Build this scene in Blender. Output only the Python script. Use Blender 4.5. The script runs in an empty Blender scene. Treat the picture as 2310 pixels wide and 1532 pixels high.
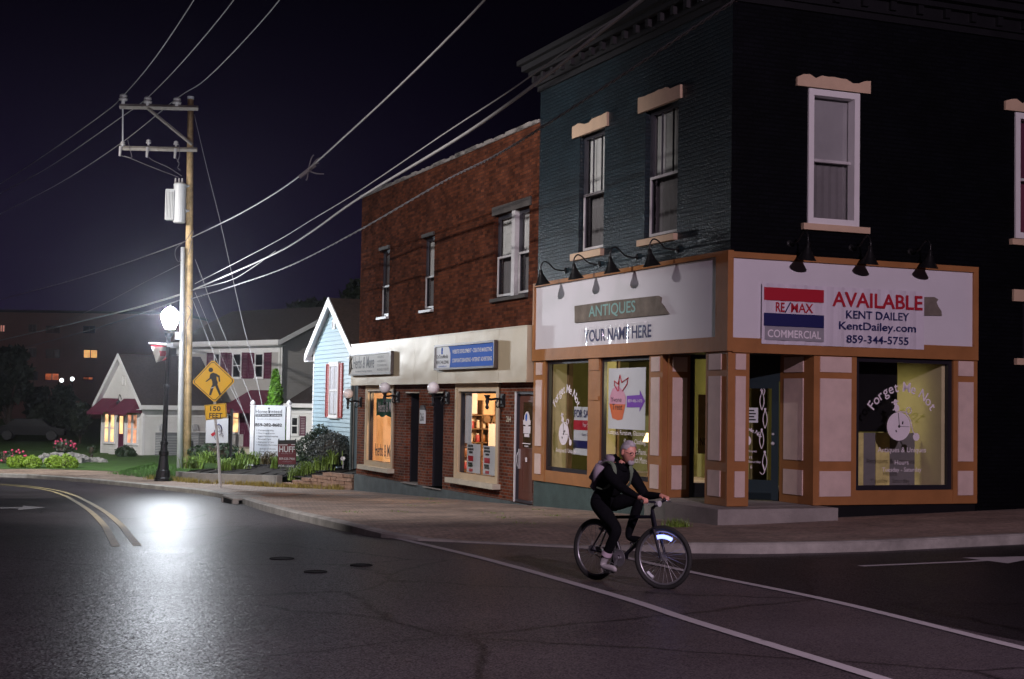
import bpy, bmesh, math, random
from math import sin, cos, pi, radians, sqrt, atan2
from mathutils import Vector, Matrix
V = Vector
rnd = random.Random(7)
SC = bpy.context.scene
COL = SC.collection

# ------------------------------------------------------------------ camera
FPX, PIT, ROLL, TH = 3300.0, radians(2.55), radians(.978), radians(22.56)
CAM = V((0, 0, 2.0))
Fw = V((0, cos(PIT), sin(PIT)))
U0 = V((0, -sin(PIT), cos(PIT)))
R0 = V((1, 0, 0))
RV = R0*cos(ROLL) + U0*sin(ROLL)
UV = U0*cos(ROLL) - R0*sin(ROLL)
cd = bpy.data.cameras.new('camera')
cd.sensor_width = 36
cd.lens = FPX/2310*36
cd.clip_end = 3000
co = bpy.data.objects.new('camera', cd)
COL.objects.link(co)
m = Matrix.Identity(4)
for i in range(3):
    m[i][0] = RV[i]; m[i][1] = UV[i]; m[i][2] = -Fw[i]; m[i][3] = CAM[i]
co.matrix_world = m
SC.camera = co

def ray(x, y): return (x-1155)/FPX*RV - (y-766)/FPX*UV + Fw
def at(x, y, Y):
    d = ray(x, y); return CAM + d*(Y/d.y)

# ------------------------------------------------------------------ frames
class Fr:
    def __init__(s, o, a): s.o = V(o); s.a = a; s.c = cos(a); s.s = sin(a)
    def w(s, p): return V((s.o.x+s.c*p[0]-s.s*p[1], s.o.y+s.s*p[0]+s.c*p[1], s.o.z+p[2]))
    def l(s, p):
        q = V(p)-s.o; return V((s.c*q.x+s.s*q.y, -s.s*q.x+s.c*q.y, q.z))
W = Fr((0, 0, 0), 0)
d = ray(1642, 1142); t = (.35-2)/d.z
BC = CAM+d*t; BC.z = 0
B = Fr(BC, TH)

def pxL(x, y, o=0):      # pixel -> (y, z) on the street facade plane local x=-o
    dl = B.l(ray(x, y)+B.o); cl = B.l(CAM)
    t = (-o-cl.x)/dl.x; p = cl+dl*t; return p.y, p.z
def pxR(x, y, o=0):
    dl = B.l(ray(x, y)+B.o); cl = B.l(CAM)
    t = (-o-cl.y)/dl.y; p = cl+dl*t; return p.x, p.z

def zsB(bx, by):         # pavement level, in building coordinates
    if by < 0: A = -.02*max(by, -30)
    elif by < 22: A = -.036*by
    else: A = -.792-.36*(1-(max(0, 42-by)/20)**2)
    return .08+A+(.025*min(bx, 14) if bx > 0 else .005*max(bx, -25))
def zs(p): q = B.l(p); return zsB(q.x, q.y)
def gnd(x, y, dz=0):
    d = ray(x, y); lo, hi = 3., 500.
    for i in range(60):
        mid = (lo+hi)/2; p = CAM+d*mid
        if p.z-zs(p)-dz > 0: lo = mid
        else: hi = mid
    return CAM+d*lo

# ------------------------------------------------------------------ mesh builder
class Mb:
    def __init__(s): s.v = []; s.f = []; s.mi = []; s.k = 0; s.smooth = False
    def add(s, vs, fs):
        n = len(s.v); s.v += [tuple(p) for p in vs]
        for f in fs: s.f.append(tuple(i+n for i in f)); s.mi.append(s.k)
        return s
    def quad(s, a, b, c, d): return s.add([a, b, c, d], [(0, 1, 2, 3)])
    def box(s, x0, x1, y0, y1, z0, z1):
        if x0 > x1: x0, x1 = x1, x0
        if y0 > y1: y0, y1 = y1, y0
        if z0 > z1: z0, z1 = z1, z0
        vs = [(x, y, z) for z in (z0, z1) for y in (y0, y1) for x in (x0, x1)]
        return s.add(vs, [(0, 2, 3, 1), (4, 5, 7, 6), (0, 1, 5, 4), (2, 6, 7, 3), (0, 4, 6, 2), (1, 3, 7, 5)])
    def prism(s, pts, axis, a, b):   # polygon in the two other axes, extruded along axis a..b
        def mk(u, v, w):
            return {'x': (w, u, v), 'y': (u, w, v), 'z': (u, v, w)}[axis]
        n = len(pts)
        vs = [mk(u, v, a) for u, v in pts]+[mk(u, v, b) for u, v in pts]
        return s.add(vs, [tuple(range(n))[::-1], tuple(range(n, 2*n))]+[(i, (i+1) % n, n+(i+1) % n, n+i) for i in range(n)])
    def tube(s, pts, r, n=8, cap=True):
        pts = [V(p) for p in pts]
        if not hasattr(r, '__len__'): r = [r]*len(pts)
        vs = []; up = None
        for i, p in enumerate(pts):
            d = (pts[min(i+1, len(pts)-1)]-pts[max(i-1, 0)]).normalized()
            if up is None: up = V((0, 0, 1)) if abs(d.z) < .9 else V((1, 0, 0))
            a = d.cross(up)
            if a.length < 1e-5: a = d.orthogonal()
            a.normalize(); b = d.cross(a); up = -b if False else up
            for k in range(n):
                t = 2*pi*k/n; vs.append(p+(a*cos(t)+b*sin(t))*r[i])
        fs = [(i*n+k, i*n+(k+1) % n, (i+1)*n+(k+1) % n, (i+1)*n+k) for i in range(len(pts)-1) for k in range(n)]
        if cap: fs += [tuple(range(n))[::-1], tuple(range((len(pts)-1)*n, len(pts)*n))]
        return s.add(vs, fs)
    def lathe(s, prof, c, n=16, M3=None):   # prof: (r, z)
        vs = []
        for r, z in prof:
            for k in range(n):
                t = 2*pi*k/n; p = V((r*cos(t), r*sin(t), z))
                if M3: p = M3 @ p
                vs.append(p+V(c))
        fs = [(i*n+k, i*n+(k+1) % n, (i+1)*n+(k+1) % n, (i+1)*n+k) for i in range(len(prof)-1) for k in range(n)]
        return s.add(vs, fs)
    def ball(s, c, r, n=14, m=9):
        if not hasattr(r, '__len__'): r = (r, r, r)
        vs = [(c[0], c[1], c[2]-r[2])]
        for i in range(1, m):
            a = -pi/2+pi*i/m
            for k in range(n):
                t = 2*pi*k/n; vs.append((c[0]+r[0]*cos(a)*cos(t), c[1]+r[1]*cos(a)*sin(t), c[2]+r[2]*sin(a)))
        vs.append((c[0], c[1], c[2]+r[2])); L = len(vs)-1
        fs = [(0, 1+(k+1) % n, 1+k) for k in range(n)]
        fs += [(1+i*n+k, 1+i*n+(k+1) % n, 1+(i+1)*n+(k+1) % n, 1+(i+1)*n+k) for i in range(m-2) for k in range(n)]
        fs += [(L, 1+(m-2)*n+k, 1+(m-2)*n+(k+1) % n) for k in range(n)]
        return s.add(vs, fs)
    def xf(s, fn): s.v = [tuple(fn(V(p))) for p in s.v]; return s

def mkmesh(name, mb, mats, off=(0, 0, 0), smooth=False):
    me = bpy.data.meshes.new(name)
    me.from_pydata([(p[0]-off[0], p[1]-off[1], p[2]-off[2]) for p in mb.v], [], mb.f)
    if not isinstance(mats, (list, tuple)): mats = [mats]
    for q in mats: me.materials.append(q)
    if len(mats) > 1: me.polygons.foreach_set('material_index', mb.mi)
    if smooth or mb.smooth: me.polygons.foreach_set('use_smooth', [True]*len(me.polygons))
    me.update()
    return me

def mesh_obj(name, me): o = bpy.data.objects.new(name, me); COL.objects.link(o); return o
def settag(o, label=None, cat=None, group=None, kind=None):
    if label: o['label'] = label
    if cat: o['category'] = cat
    if group: o['group'] = group
    if kind: o['kind'] = kind

class Thing:
    def __init__(s, fr, name, label, cat, loc, group=None):
        s.fr = fr; s.loc = V(loc)
        s.e = bpy.data.objects.new(name, None); COL.objects.link(s.e)
        s.e.empty_display_size = .2
        s.e.location = fr.w(loc); s.e.rotation_euler = (0, 0, fr.a)
        settag(s.e, label, cat, group)
    def part(s, name, mb, mats, parent=None, smooth=False, label=None, kind=None):
        if not mb.f: return None
        o = mesh_obj(name, mkmesh(name, mb, mats, s.loc, smooth)); o.parent = parent or s.e
        settag(o, label, kind=kind); return o

def single(fr, name, mb, mats, label, cat, loc, group=None, smooth=False):
    o = mesh_obj(name, mkmesh(name, mb, mats, loc, smooth))
    o.location = fr.w(loc); o.rotation_euler = (0, 0, fr.a)
    settag(o, label, cat, group); return o
def struct(name, mb, mats, kind='structure', smooth=False):
    o = mesh_obj(name, mkmesh(name, mb, mats, (0, 0, 0), smooth)); o['kind'] = kind; return o
def dup(root, loc, rz, label=None, group=None):
    r = root.copy(); COL.objects.link(r); r.location = loc; r.rotation_euler = (0, 0, rz)
    if label: r['label'] = label
    if group: r['group'] = group
    for ch in list(root.children):
        c = ch.copy(); COL.objects.link(c); c.parent = r
        for g in list(ch.children):
            h = g.copy(); COL.objects.link(h); h.parent = c
    return r

# ------------------------------------------------------------------ materials
def newmat(name):
    m = bpy.data.materials.new(name); m.use_nodes = True
    nt = m.node_tree; b = nt.nodes['Principled BSDF']; return m, nt, b
def N(nt, typ, **kw):
    n = nt.nodes.new(typ)
    for k, v in kw.items():
        if k in n.inputs: n.inputs[k].default_value = v
        else: setattr(n, k, v)
    return n
def M(name, col, rough=.6, metal=0, var=.2, vs=2.5, bump=.0, bs=40, spec=.5, coat=0):
    m, nt, b = newmat(name); L = nt.links.new
    b.inputs['Roughness'].default_value = rough; b.inputs['Metallic'].default_value = metal
    b.inputs['Specular IOR Level'].default_value = spec
    b.inputs['Coat Weight'].default_value = coat
    tc = N(nt, 'ShaderNodeTexCoord')
    n1 = N(nt, 'ShaderNodeTexNoise', Scale=vs, Detail=6, Roughness=.65)
    L(tc.outputs['Object'], n1.inputs['Vector'])
    r = N(nt, 'ShaderNodeValToRGB')
    r.color_ramp.elements[0].position = .3; r.color_ramp.elements[1].position = .7
    r.color_ramp.elements[0].color = (*[c*(1-var) for c in col], 1)
    r.color_ramp.elements[1].color = (*[min(1, c*(1+var)) for c in col], 1)
    L(n1.outputs['Fac'], r.inputs['Fac']); L(r.outputs['Color'], b.inputs['Base Color'])
    if bump:
        n2 = N(nt, 'ShaderNodeTexNoise', Scale=bs, Detail=4)
        L(tc.outputs['Object'], n2.inputs['Vector'])
        bp = N(nt, 'ShaderNodeBump', Strength=bump, Distance=.02)
        L(n2.outputs['Fac'], bp.inputs['Height']); L(bp.outputs['Normal'], b.inputs['Normal'])
    return m
def brickmat(name, c1, c2, mort, rough=.5, bump=.5, spec=.5, w=.215, h=.075, ms=.012):
    m, nt, b = newmat(name); L = nt.links.new
    b.inputs['Roughness'].default_value = rough; b.inputs['Specular IOR Level'].default_value = spec
    tc = N(nt, 'ShaderNodeTexCoord'); sp = N(nt, 'ShaderNodeSeparateXYZ')
    L(tc.outputs['Object'], sp.inputs[0])
    ad = N(nt, 'ShaderNodeMath', operation='ADD'); L(sp.outputs[0], ad.inputs[0]); L(sp.outputs[1], ad.inputs[1])
    cb = N(nt, 'ShaderNodeCombineXYZ'); L(ad.outputs[0], cb.inputs[0]); L(sp.outputs[2], cb.inputs[1])
    br = N(nt, 'ShaderNodeTexBrick', Scale=1.0)
    br.inputs['Color1'].default_value = (*c1, 1); br.inputs['Color2'].default_value = (*c2, 1)
    br.inputs['Mortar'].default_value = (*mort, 1); br.inputs['Mortar Size'].default_value = ms
    br.inputs['Mortar Smooth'].default_value = .3; br.inputs['Brick Width'].default_value = w
    br.inputs['Row Height'].default_value = h; br.inputs['Bias'].default_value = -.1
    L(cb.outputs[0], br.inputs['Vector'])
    n1 = N(nt, 'ShaderNodeTexNoise', Scale=1.1, Detail=8, Roughness=.7); L(tc.outputs['Object'], n1.inputs['Vector'])
    r = N(nt, 'ShaderNodeMapRange'); r.inputs[1].default_value = .3; r.inputs[2].default_value = .7
    r.inputs[3].default_value = .55; r.inputs[4].default_value = 1.45
    L(n1.outputs['Fac'], r.inputs[0])
    mx = N(nt, 'ShaderNodeMix', data_type='RGBA', blend_type='MULTIPLY'); mx.inputs[0].default_value = 1
    L(br.outputs['Color'], mx.inputs[6]); L(r.outputs[0], mx.inputs[7]); L(mx.outputs[2], b.inputs['Base Color'])
    n2 = N(nt, 'ShaderNodeTexNoise', Scale=24, Detail=3); L(tc.outputs['Object'], n2.inputs['Vector'])
    # per-brick tilt so single bricks catch the lamps
    sub = N(nt, 'ShaderNodeMath', operation='SUBTRACT'); L(n2.outputs['Fac'], sub.inputs[0]); L(br.outputs['Fac'], sub.inputs[1])
    bp = N(nt, 'ShaderNodeBump', Strength=bump, Distance=.012); L(sub.outputs[0], bp.inputs['Height'])
    L(bp.outputs['Normal'], b.inputs['Normal'])
    return m
def emit(name, col, st, var=.0, vs=6):
    m, nt, b = newmat(name); L = nt.links.new
    b.inputs['Base Color'].default_value = (*[c*.5 for c in col], 1)
    b.inputs['Emission Strength'].default_value = st
    b.inputs['Emission Color'].default_value = (*col, 1)
    if var:
        tc = N(nt, 'ShaderNodeTexCoord'); n1 = N(nt, 'ShaderNodeTexNoise', Scale=vs, Detail=3)
        L(tc.outputs['Object'], n1.inputs['Vector'])
        r = N(nt, 'ShaderNodeMapRange'); r.inputs[1].default_value = .35; r.inputs[2].default_value = .65
        r.inputs[3].default_value = st*(1-var); r.inputs[4].default_value = st*(1+var)
        L(n1.outputs['Fac'], r.inputs[0]); L(r.outputs[0], b.inputs['Emission Strength'])
    return m
def glassmat(name, tint=(1, 1, 1), refl=.06, rough=.03):
    m, nt, b = newmat(name); L = nt.links.new
    tr = N(nt, 'ShaderNodeBsdfTransparent'); tr.inputs[0].default_value = (*tint, 1)
    gl = N(nt, 'ShaderNodeBsdfGlossy'); gl.inputs['Roughness'].default_value = rough
    ge = N(nt, 'ShaderNodeNewGeometry'); dp = N(nt, 'ShaderNodeVectorMath', operation='DOT_PRODUCT'); L(ge.outputs['Incoming'], dp.inputs[0]); L(ge.outputs['Normal'], dp.inputs[1])
    ab = N(nt, 'ShaderNodeMath', operation='ABSOLUTE'); L(dp.outputs['Value'], ab.inputs[0])
    om = N(nt, 'ShaderNodeMath', operation='SUBTRACT'); om.inputs[0].default_value = 1; L(ab.outputs[0], om.inputs[1])
    pw = N(nt, 'ShaderNodeMath', operation='POWER'); L(om.outputs[0], pw.inputs[0]); pw.inputs[1].default_value = 5
    lw = N(nt, 'ShaderNodeMath', operation='MULTIPLY_ADD'); L(pw.outputs[0], lw.inputs[0]); lw.inputs[1].default_value = .9; lw.inputs[2].default_value = refl
    mx = N(nt, 'ShaderNodeMixShader'); L(lw.outputs[0], mx.inputs[0])
    L(tr.outputs[0], mx.inputs[1]); L(gl.outputs[0], mx.inputs[2])
    L(mx.outputs[0], nt.nodes['Material Output'].inputs['Surface'])
    return m

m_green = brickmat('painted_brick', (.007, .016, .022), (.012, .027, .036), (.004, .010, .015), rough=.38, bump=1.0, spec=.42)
m_darkened_brick = brickmat('darkened_side_brick', (.0018, .002, .0036), (.003, .0033, .0055), (.0012, .0014, .0025), rough=.6, bump=.7, spec=.08)  # same painted brick as the street wall, its low light put into the colour
m_red = brickmat('red_brick', (.19, .050, .022), (.07, .024, .017), (.17, .12, .10), rough=.85, bump=.5, spec=.02)
m_redup = brickmat('red_brick_upper', (.135, .045, .024), (.046, .019, .014), (.075, .036, .026), rough=.9, bump=.7, ms=.008, spec=.0)
m_found = M('grey_foundation', (.075, .095, .10), .8, var=.3, bump=.3)
m_greenbase = M('green_plinth', (.045, .075, .072), .7, var=.3, bump=.3)
m_trim = M('tan_brown_trim', (.35, .155, .055), .5, var=.16, vs=1.6, spec=.35, bump=.25, bs=9)
m_panel = M('cream_panel', (.66, .51, .46), .5, var=.12, vs=2.2, spec=.35, bump=.2, bs=7)
m_fascia = M('white_fascia', (.68, .66, .71), .45, var=.04, vs=1.2)
m_lintel = M('tan_lintel', (.58, .42, .29), .7, var=.1)
m_white = M('white_paint', (.76, .75, .76), .45, var=.04)
m_sash = M('dark_sash', (.035, .035, .045), .4, var=.1)
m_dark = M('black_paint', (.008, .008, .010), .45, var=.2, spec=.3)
m_frameblk = M('black_window_frame', (.02, .018, .025), .35, var=.1)
m_iron = M('black_iron', (.012, .012, .013), .38, var=.2, metal=.3)
m_blind = M('pale_blind', (.30, .30, .31), .8, var=.08)
m_blindl = M('pale_street_blind', (.60, .61, .60), .8, var=.1)
m_blind2 = M('grey_curtain', (.17, .165, .17), .9, var=.15)
m_cornice = M('dark_cornice', (.012, .0115, .014), .6, var=.2)
m_glass = glassmat('clear_glass')
m_cream = M('cream_wall', (.58, .52, .30), .8, var=.08)
m_olive = M('olive_wall', (.22, .21, .075), .85, var=.15)
m_yellow = M('yellow_board', (.62, .56, .22), .7, var=.25, vs=4)
m_wood = M('brown_wood', (.16, .09, .04), .6, var=.3, vs=6)
m_peach = M('peach_wall', (.85, .62, .42), .8, var=.12, vs=1.2)
m_metal = M('cream_sheet_metal', (.50, .42, .29), .45, metal=.2, var=.08, vs=1.0, bump=0)
def dent(m):
    nt = m.node_tree; L = nt.links.new; b = nt.nodes['Principled BSDF']
    tc = N(nt, 'ShaderNodeTexCoord'); mp = N(nt, 'ShaderNodeMapping'); mp.inputs['Scale'].default_value = (1, .5, .9)
    L(tc.outputs['Object'], mp.inputs[0])
    n2 = N(nt, 'ShaderNodeTexNoise', Scale=1.15, Detail=2, Roughness=.45); L(mp.outputs[0], n2.inputs['Vector'])
    bp = N(nt, 'ShaderNodeBump', Strength=.6, Distance=.08); L(n2.outputs['Fac'], bp.inputs['Height'])
    L(bp.outputs['Normal'], b.inputs['Normal'])
dent(m_metal)
m_tanframe = M('tan_window_frame', (.55, .43, .28), .55, var=.1)
m_sill = M('stone_sill', (.55, .50, .40), .7, var=.15)
m_door = M('brown_door', (.13, .05, .035), .4, var=.1)
m_gdoor = M('dark_green_door', (.02, .035, .042), .35, var=.1)
m_conc = M('concrete', (.27, .25, .235), .85, var=.25, vs=1.5, bump=.4, bs=25)
m_curb = M('curb_concrete', (.30, .285, .265), .85, var=.35, vs=1.8, bump=.4, bs=20)
m_globe = M('milky_globe', (.90, .88, .92), .25, var=.03)
m_black = M('lettering_black', (.012, .012, .014), .6, var=0)
m_navy = M('lettering_navy', (.012, .014, .10), .5, var=0)
m_redp = M('lettering_red', (.42, .012, .03), .5, var=0)
m_blue = M('sign_blue', (.01, .10, .52), .6, var=.04, spec=.12)
m_grayp = M('sign_grey', (.30, .29, .33), .5, var=.04)
m_decal = M('white_decal', (.80, .74, .80), .5, var=.03, spec=.15)
m_teal = M('teal_paint', (.22, .42, .40), .6, var=.1)
m_signw = M('sign_white', (.58, .60, .64), .45, var=.03, spec=.15)
m_signw2 = M('weathered_sign', (.46, .44, .40), .5, var=.08, spec=.15)
m_pink = M('pink_print', (.62, .30, .42), .5, var=.04)
m_orange = M('orange_print', (.62, .13, .03), .5, var=.04)
m_purple = M('purple_print', (.17, .03, .42), .5, var=.03)
m_plank = M('weathered_plank', (.17, .145, .12), .8, var=.35, vs=3, bump=.3)
m_yel = M('sign_yellow', (.80, .46, .015), .4, var=.04)
m_maroon = M('maroon_cloth', (.12, .018, .045), .8, var=.15)
m_maroonw = M('maroon_wood', (.11, .025, .055), .5, var=.1)
m_hredsh = M('red_shutter', (.34, .035, .03), .5, var=.1)
m_bluesid = M('blue_siding', (.29, .40, .46), .55, var=.05)
m_greysid = M('beige_siding', (.70, .69, .68), .6, var=.05)
m_greysid2 = M('grey_siding', (.44, .42, .41), .6, var=.05)
m_shing = M('roof_shingles', (.045, .035, .035), .9, var=.35, vs=9, bump=.4, bs=30)
m_shingb = M('brown_shingles', (.065, .04, .035), .9, var=.35, vs=9, bump=.4, bs=30)
m_pole = M('pine_pole', (.50, .35, .18), .75, var=.35, vs=3.5, bump=.3, bs=12)
m_poletop = M('grey_timber', (.30, .27, .24), .8, var=.25, vs=6)
m_galv = M('galvanised_steel', (.55, .56, .58), .45, metal=.25, var=.12)
m_cable = M('grey_cable', (.34, .33, .33), .55, var=.1)
m_cablew = M('pale_cable', (.62, .60, .58), .5, var=.1)
m_cabled = M('dark_cable', (.12, .11, .12), .55, var=.1)
m_insul = M('porcelain', (.42, .40, .40), .3, var=.1)
m_tank = M('transformer_grey', (.60, .60, .60), .4, var=.06)
m_stone = M('red_sandstone', (.30, .19, .14), .85, var=.35, vs=5, bump=.6, bs=18)
m_rub = M('rubble_stone', (.24, .235, .23), .9, var=.45, vs=3.5, bump=.8, bs=9)
m_soil = M('dark_mulch', (.014, .010, .008), .95, var=.5, vs=8, bump=.8, bs=30)
m_lawn = M('lawn_grass', (.05, .12, .022), .9, var=.35, vs=2.2, bump=1, bs=50)
m_rock = M('pale_rock', (.55, .53, .50), .8, var=.15)
m_apt = M('apartment_brick', (.30, .17, .15), .9, var=.15, vs=.3)
m_dkwin = M('dark_window', (.012, .012, .015), .3, var=.1, spec=.2)
m_green1 = M('bright_leaf', (.16, .26, .022), .55, var=.4, vs=5)
m_green2 = M('dark_leaf', (.028, .05, .025), .5, var=.5, vs=6)
m_green3 = M('grey_leaf', (.062, .075, .07), .6, var=.5, vs=6)
m_green4 = M('lily_leaf', (.17, .27, .04), .5, var=.45, vs=4)
m_dry = M('dry_grass', (.30, .24, .06), .8, var=.4, vs=6)
m_arb = M('arborvitae_leaf', (.10, .24, .015), .55, var=.45, vs=7)
m_flower = M('rose_petal', (.55, .06, .14), .6, var=.3, vs=10)
m_treed = M('night_tree_leaf', (.02, .03, .016), .7, var=.5, vs=3)
m_bark = M('bark', (.08, .06, .045), .9, var=.4, vs=8, bump=.5)
def paint(name, col, lo=.27, hi=.42):
    m, nt, b = newmat(name); L = nt.links.new; b.inputs['Roughness'].default_value = .6
    tc = N(nt, 'ShaderNodeTexCoord'); n1 = N(nt, 'ShaderNodeTexNoise', Scale=4.5, Detail=9, Roughness=.75); L(tc.outputs['Object'], n1.inputs['Vector'])
    r = N(nt, 'ShaderNodeValToRGB'); e = r.color_ramp.elements; e[0].position = lo; e[1].position = hi; e[0].color = (.03, .027, .03, 1); e[1].color = (*col, 1)
    L(n1.outputs['Fac'], r.inputs['Fac']); L(r.outputs['Color'], b.inputs['Base Color']); return m
m_mark = paint('road_paint_white', (.40, .38, .40))
m_marky = paint('road_paint_yellow', (.42, .33, .15), .32, .47)
m_castiron = M('cast_iron', (.010, .009, .010), .8, var=.3, vs=9, bump=.3, bs=30, spec=.1)
m_ac = M('grey_metal_case', (.17, .175, .19), .5, var=.1)
m_carp = M('dark_car_paint', (.004, .004, .006), .5, var=.05, spec=.2)

def wallmix(name, c1, c2, rough, specv=.5, cell=60, sp=.35, vs=.35, bst=.42, paver=False):
    # asphalt: aggregate speckle, larger patches, sparkling grains
    m, nt, b = newmat(name); L = nt.links.new
    tc = N(nt, 'ShaderNodeTexCoord')
    n1 = N(nt, 'ShaderNodeTexNoise', Scale=vs, Detail=7, Roughness=.62); L(tc.outputs['Object'], n1.inputs['Vector'])
    r = N(nt, 'ShaderNodeValToRGB'); r.color_ramp.elements[0].position = .34; r.color_ramp.elements[1].position = .66
    r.color_ramp.elements[0].color = (*c1, 1); r.color_ramp.elements[1].color = (*c2, 1)
    L(n1.outputs['Fac'], r.inputs['Fac'])
    vo = N(nt, 'ShaderNodeTexVoronoi', Scale=cell); L(tc.outputs['Object'], vo.inputs['Vector'])
    mr = N(nt, 'ShaderNodeMapRange'); mr.inputs[3].default_value = 1-sp; mr.inputs[4].default_value = 1+sp
    L(vo.outputs['Color'], mr.inputs[0])
    mx = N(nt, 'ShaderNodeMix', data_type='RGBA', blend_type='MULTIPLY'); mx.inputs[0].default_value = 1
    L(r.outputs['Color'], mx.inputs[6]); L(mr.outputs[0], mx.inputs[7]); L(mx.outputs[2], b.inputs['Base Color'])
    mo = mx.outputs[2]
    if paver:
        mp = N(nt, 'ShaderNodeMapping'); mp.inputs['Rotation'].default_value = (0, 0, -TH); L(tc.outputs['Object'], mp.inputs[0])
        br = N(nt, 'ShaderNodeTexBrick', Scale=1.0); br.inputs['Brick Width'].default_value = .10; br.inputs['Row Height'].default_value = .21; br.inputs['Mortar Size'].default_value = .008; br.inputs['Mortar Smooth'].default_value = .4
        br.inputs['Color1'].default_value = (1.1, 1.04, 1.0, 1); br.inputs['Color2'].default_value = (.90, .88, .88, 1); br.inputs['Mortar'].default_value = (.66, .65, .63, 1); L(mp.outputs[0], br.inputs['Vector']); src = br.outputs['Color']
    else:
        nw_ = N(nt, 'ShaderNodeTexNoise', Scale=1.3, Detail=3); L(tc.outputs['Object'], nw_.inputs['Vector'])
        av = N(nt, 'ShaderNodeMix', data_type='RGBA'); av.inputs[0].default_value = .25; L(tc.outputs['Object'], av.inputs[6]); L(nw_.outputs['Color'], av.inputs[7])
        cv = N(nt, 'ShaderNodeTexVoronoi', feature='DISTANCE_TO_EDGE', Scale=.33); L(av.outputs[2], cv.inputs['Vector'])
        cr_ = N(nt, 'ShaderNodeValToRGB'); cr_.color_ramp.elements[0].position = .0; cr_.color_ramp.elements[1].position = .012; cr_.color_ramp.elements[0].color = (.25, .25, .25, 1); cr_.color_ramp.elements[1].color = (1, 1, 1, 1); L(cv.outputs['Distance'], cr_.inputs['Fac']); src = cr_.outputs['Color']
    m3 = N(nt, 'ShaderNodeMix', data_type='RGBA', blend_type='MULTIPLY'); m3.inputs[0].default_value = 1; L(mo, m3.inputs[6]); L(src, m3.inputs[7]); L(m3.outputs[2], b.inputs['Base Color'])
    b.inputs['Specular IOR Level'].default_value = specv
    rr = N(nt, 'ShaderNodeMapRange'); rr.inputs[3].default_value = rough-.06; rr.inputs[4].default_value = rough+.06
    L(n1.outputs['Fac'], rr.inputs[0]); L(rr.outputs[0], b.inputs['Roughness'])
    if paver:
        bp = N(nt, 'ShaderNodeBump', Strength=bst, Distance=.01); L(vo.outputs['Distance'], bp.inputs['Height'])
        L(bp.outputs['Normal'], b.inputs['Normal'])
    else:   # every grain of aggregate is a small facet with its own tilt
        sb_ = N(nt, 'ShaderNodeVectorMath', operation='SUBTRACT'); L(vo.outputs['Color'], sb_.inputs[0]); sb_.inputs[1].default_value = (.5, .5, .5)
        sc_ = N(nt, 'ShaderNodeVectorMath', operation='SCALE'); L(sb_.outputs[0], sc_.inputs[0]); sc_.inputs['Scale'].default_value = bst
        ge = N(nt, 'ShaderNodeNewGeometry'); ad_ = N(nt, 'ShaderNodeVectorMath', operation='ADD'); L(ge.outputs['Normal'], ad_.inputs[0]); L(sc_.outputs[0], ad_.inputs[1])
        no_ = N(nt, 'ShaderNodeVectorMath', operation='NORMALIZE'); L(ad_.outputs[0], no_.inputs[0]); L(no_.outputs[0], b.inputs['Normal'])
    return m
m_asph = wallmix('asphalt', (.044, .038, .043), (.078, .068, .076), .38, .03, 80, .6, .35, .24)
m_asph2 = wallmix('darkened_asphalt', (.009, .008, .0095), (.016, .0145, .017), .45, .05, 80, .6, .35, .26)  # darker asphalt, the unlit side street put into its colour
m_walk = wallmix('brick_pavement', (.19, .148, .125), (.37, .29, .24), .75, .4, 14, .28, .8, .5, True)

# ------------------------------------------------------------------ text (built-in font turned to mesh)
_tc = {}
def glyphs(s, bold=0.0):
    k = (s, bold)
    if k in _tc: return _tc[k]
    c = bpy.data.curves.new('t', 'FONT'); c.body = s; c.size = 1; c.offset = bold; c.resolution_u = 3
    o = bpy.data.objects.new('t', c); COL.objects.link(o)
    dg = bpy.context.evaluated_depsgraph_get(); dg.update()
    me = bpy.data.meshes.new_from_object(o.evaluated_get(dg))
    vs = [(v.co.x, v.co.y) for v in me.vertices]; fs = [tuple(p.vertices) for p in me.polygons]
    bpy.data.objects.remove(o); bpy.data.curves.remove(c); bpy.data.meshes.remove(me)
    _tc[k] = (vs, fs); return vs, fs
def pt(plane, u, z, d):       # u to the right as seen from outside
    return (-d, -u, z) if plane == 'L' else (u, -d, z)
def txt(mb, s, plane, u0, u1, z0, z1, d, bold=0.0, slant=0.0):
    vs, fs = glyphs(s, bold)
    if not vs: return
    xa = min(v[0] for v in vs); xb = max(v[0] for v in vs); ya = min(v[1] for v in vs); yb = max(v[1] for v in vs)
    out = []
    for x, y in vs:
        fy = (y-ya)/(yb-ya)
        out.append(pt(plane, u0+(u1-u0)*(x-xa)/(xb-xa)+slant*(fy-.5)*(z1-z0), z0+(z1-z0)*fy, d))
    mb.add(out, fs)
def arctxt(mb, s, plane, cu, cz, R, a0, a1, h, d, bold=.01, asp=1.0, squash=1.0):
    # letters along an arc from angle a0 (left) to a1 (right), radians from vertical
    wid = []
    for ch in s:
        if ch == ' ': wid.append(.35); continue
        vs, _ = glyphs(ch, bold); wid.append(max(v[0] for v in vs)-min(v[0] for v in vs)+.12)
    tot = sum(wid); acc = 0
    for ch, wd in zip(s, wid):
        if ch != ' ':
            vs, fs = glyphs(ch, bold); xa = min(v[0] for v in vs); xm = xa+(wd-.12)/2
            a = a0+(a1-a0)*(acc+wd/2)/tot
            out = []
            for x, y in vs:
                lx = (x-xm)*h*asp; ly = (y-.35)*h; r = R+ly
                u = cu+(r*sin(a)+lx*cos(a))*squash; z = cz+r*cos(a)-lx*sin(a)
                out.append(pt(plane, u, z, d))
            mb.add(out, fs)
        acc += wd
def prect(mb, plane, u0, u1, z0, z1, d, t=.004):   # thin flat rectangle proud of a plane
    if plane == 'L': mb.box(-d-t, -d, -u1, -u0, z0, z1)
    else: mb.box(u0, u1, -d-t, -d, z0, z1)
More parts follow.
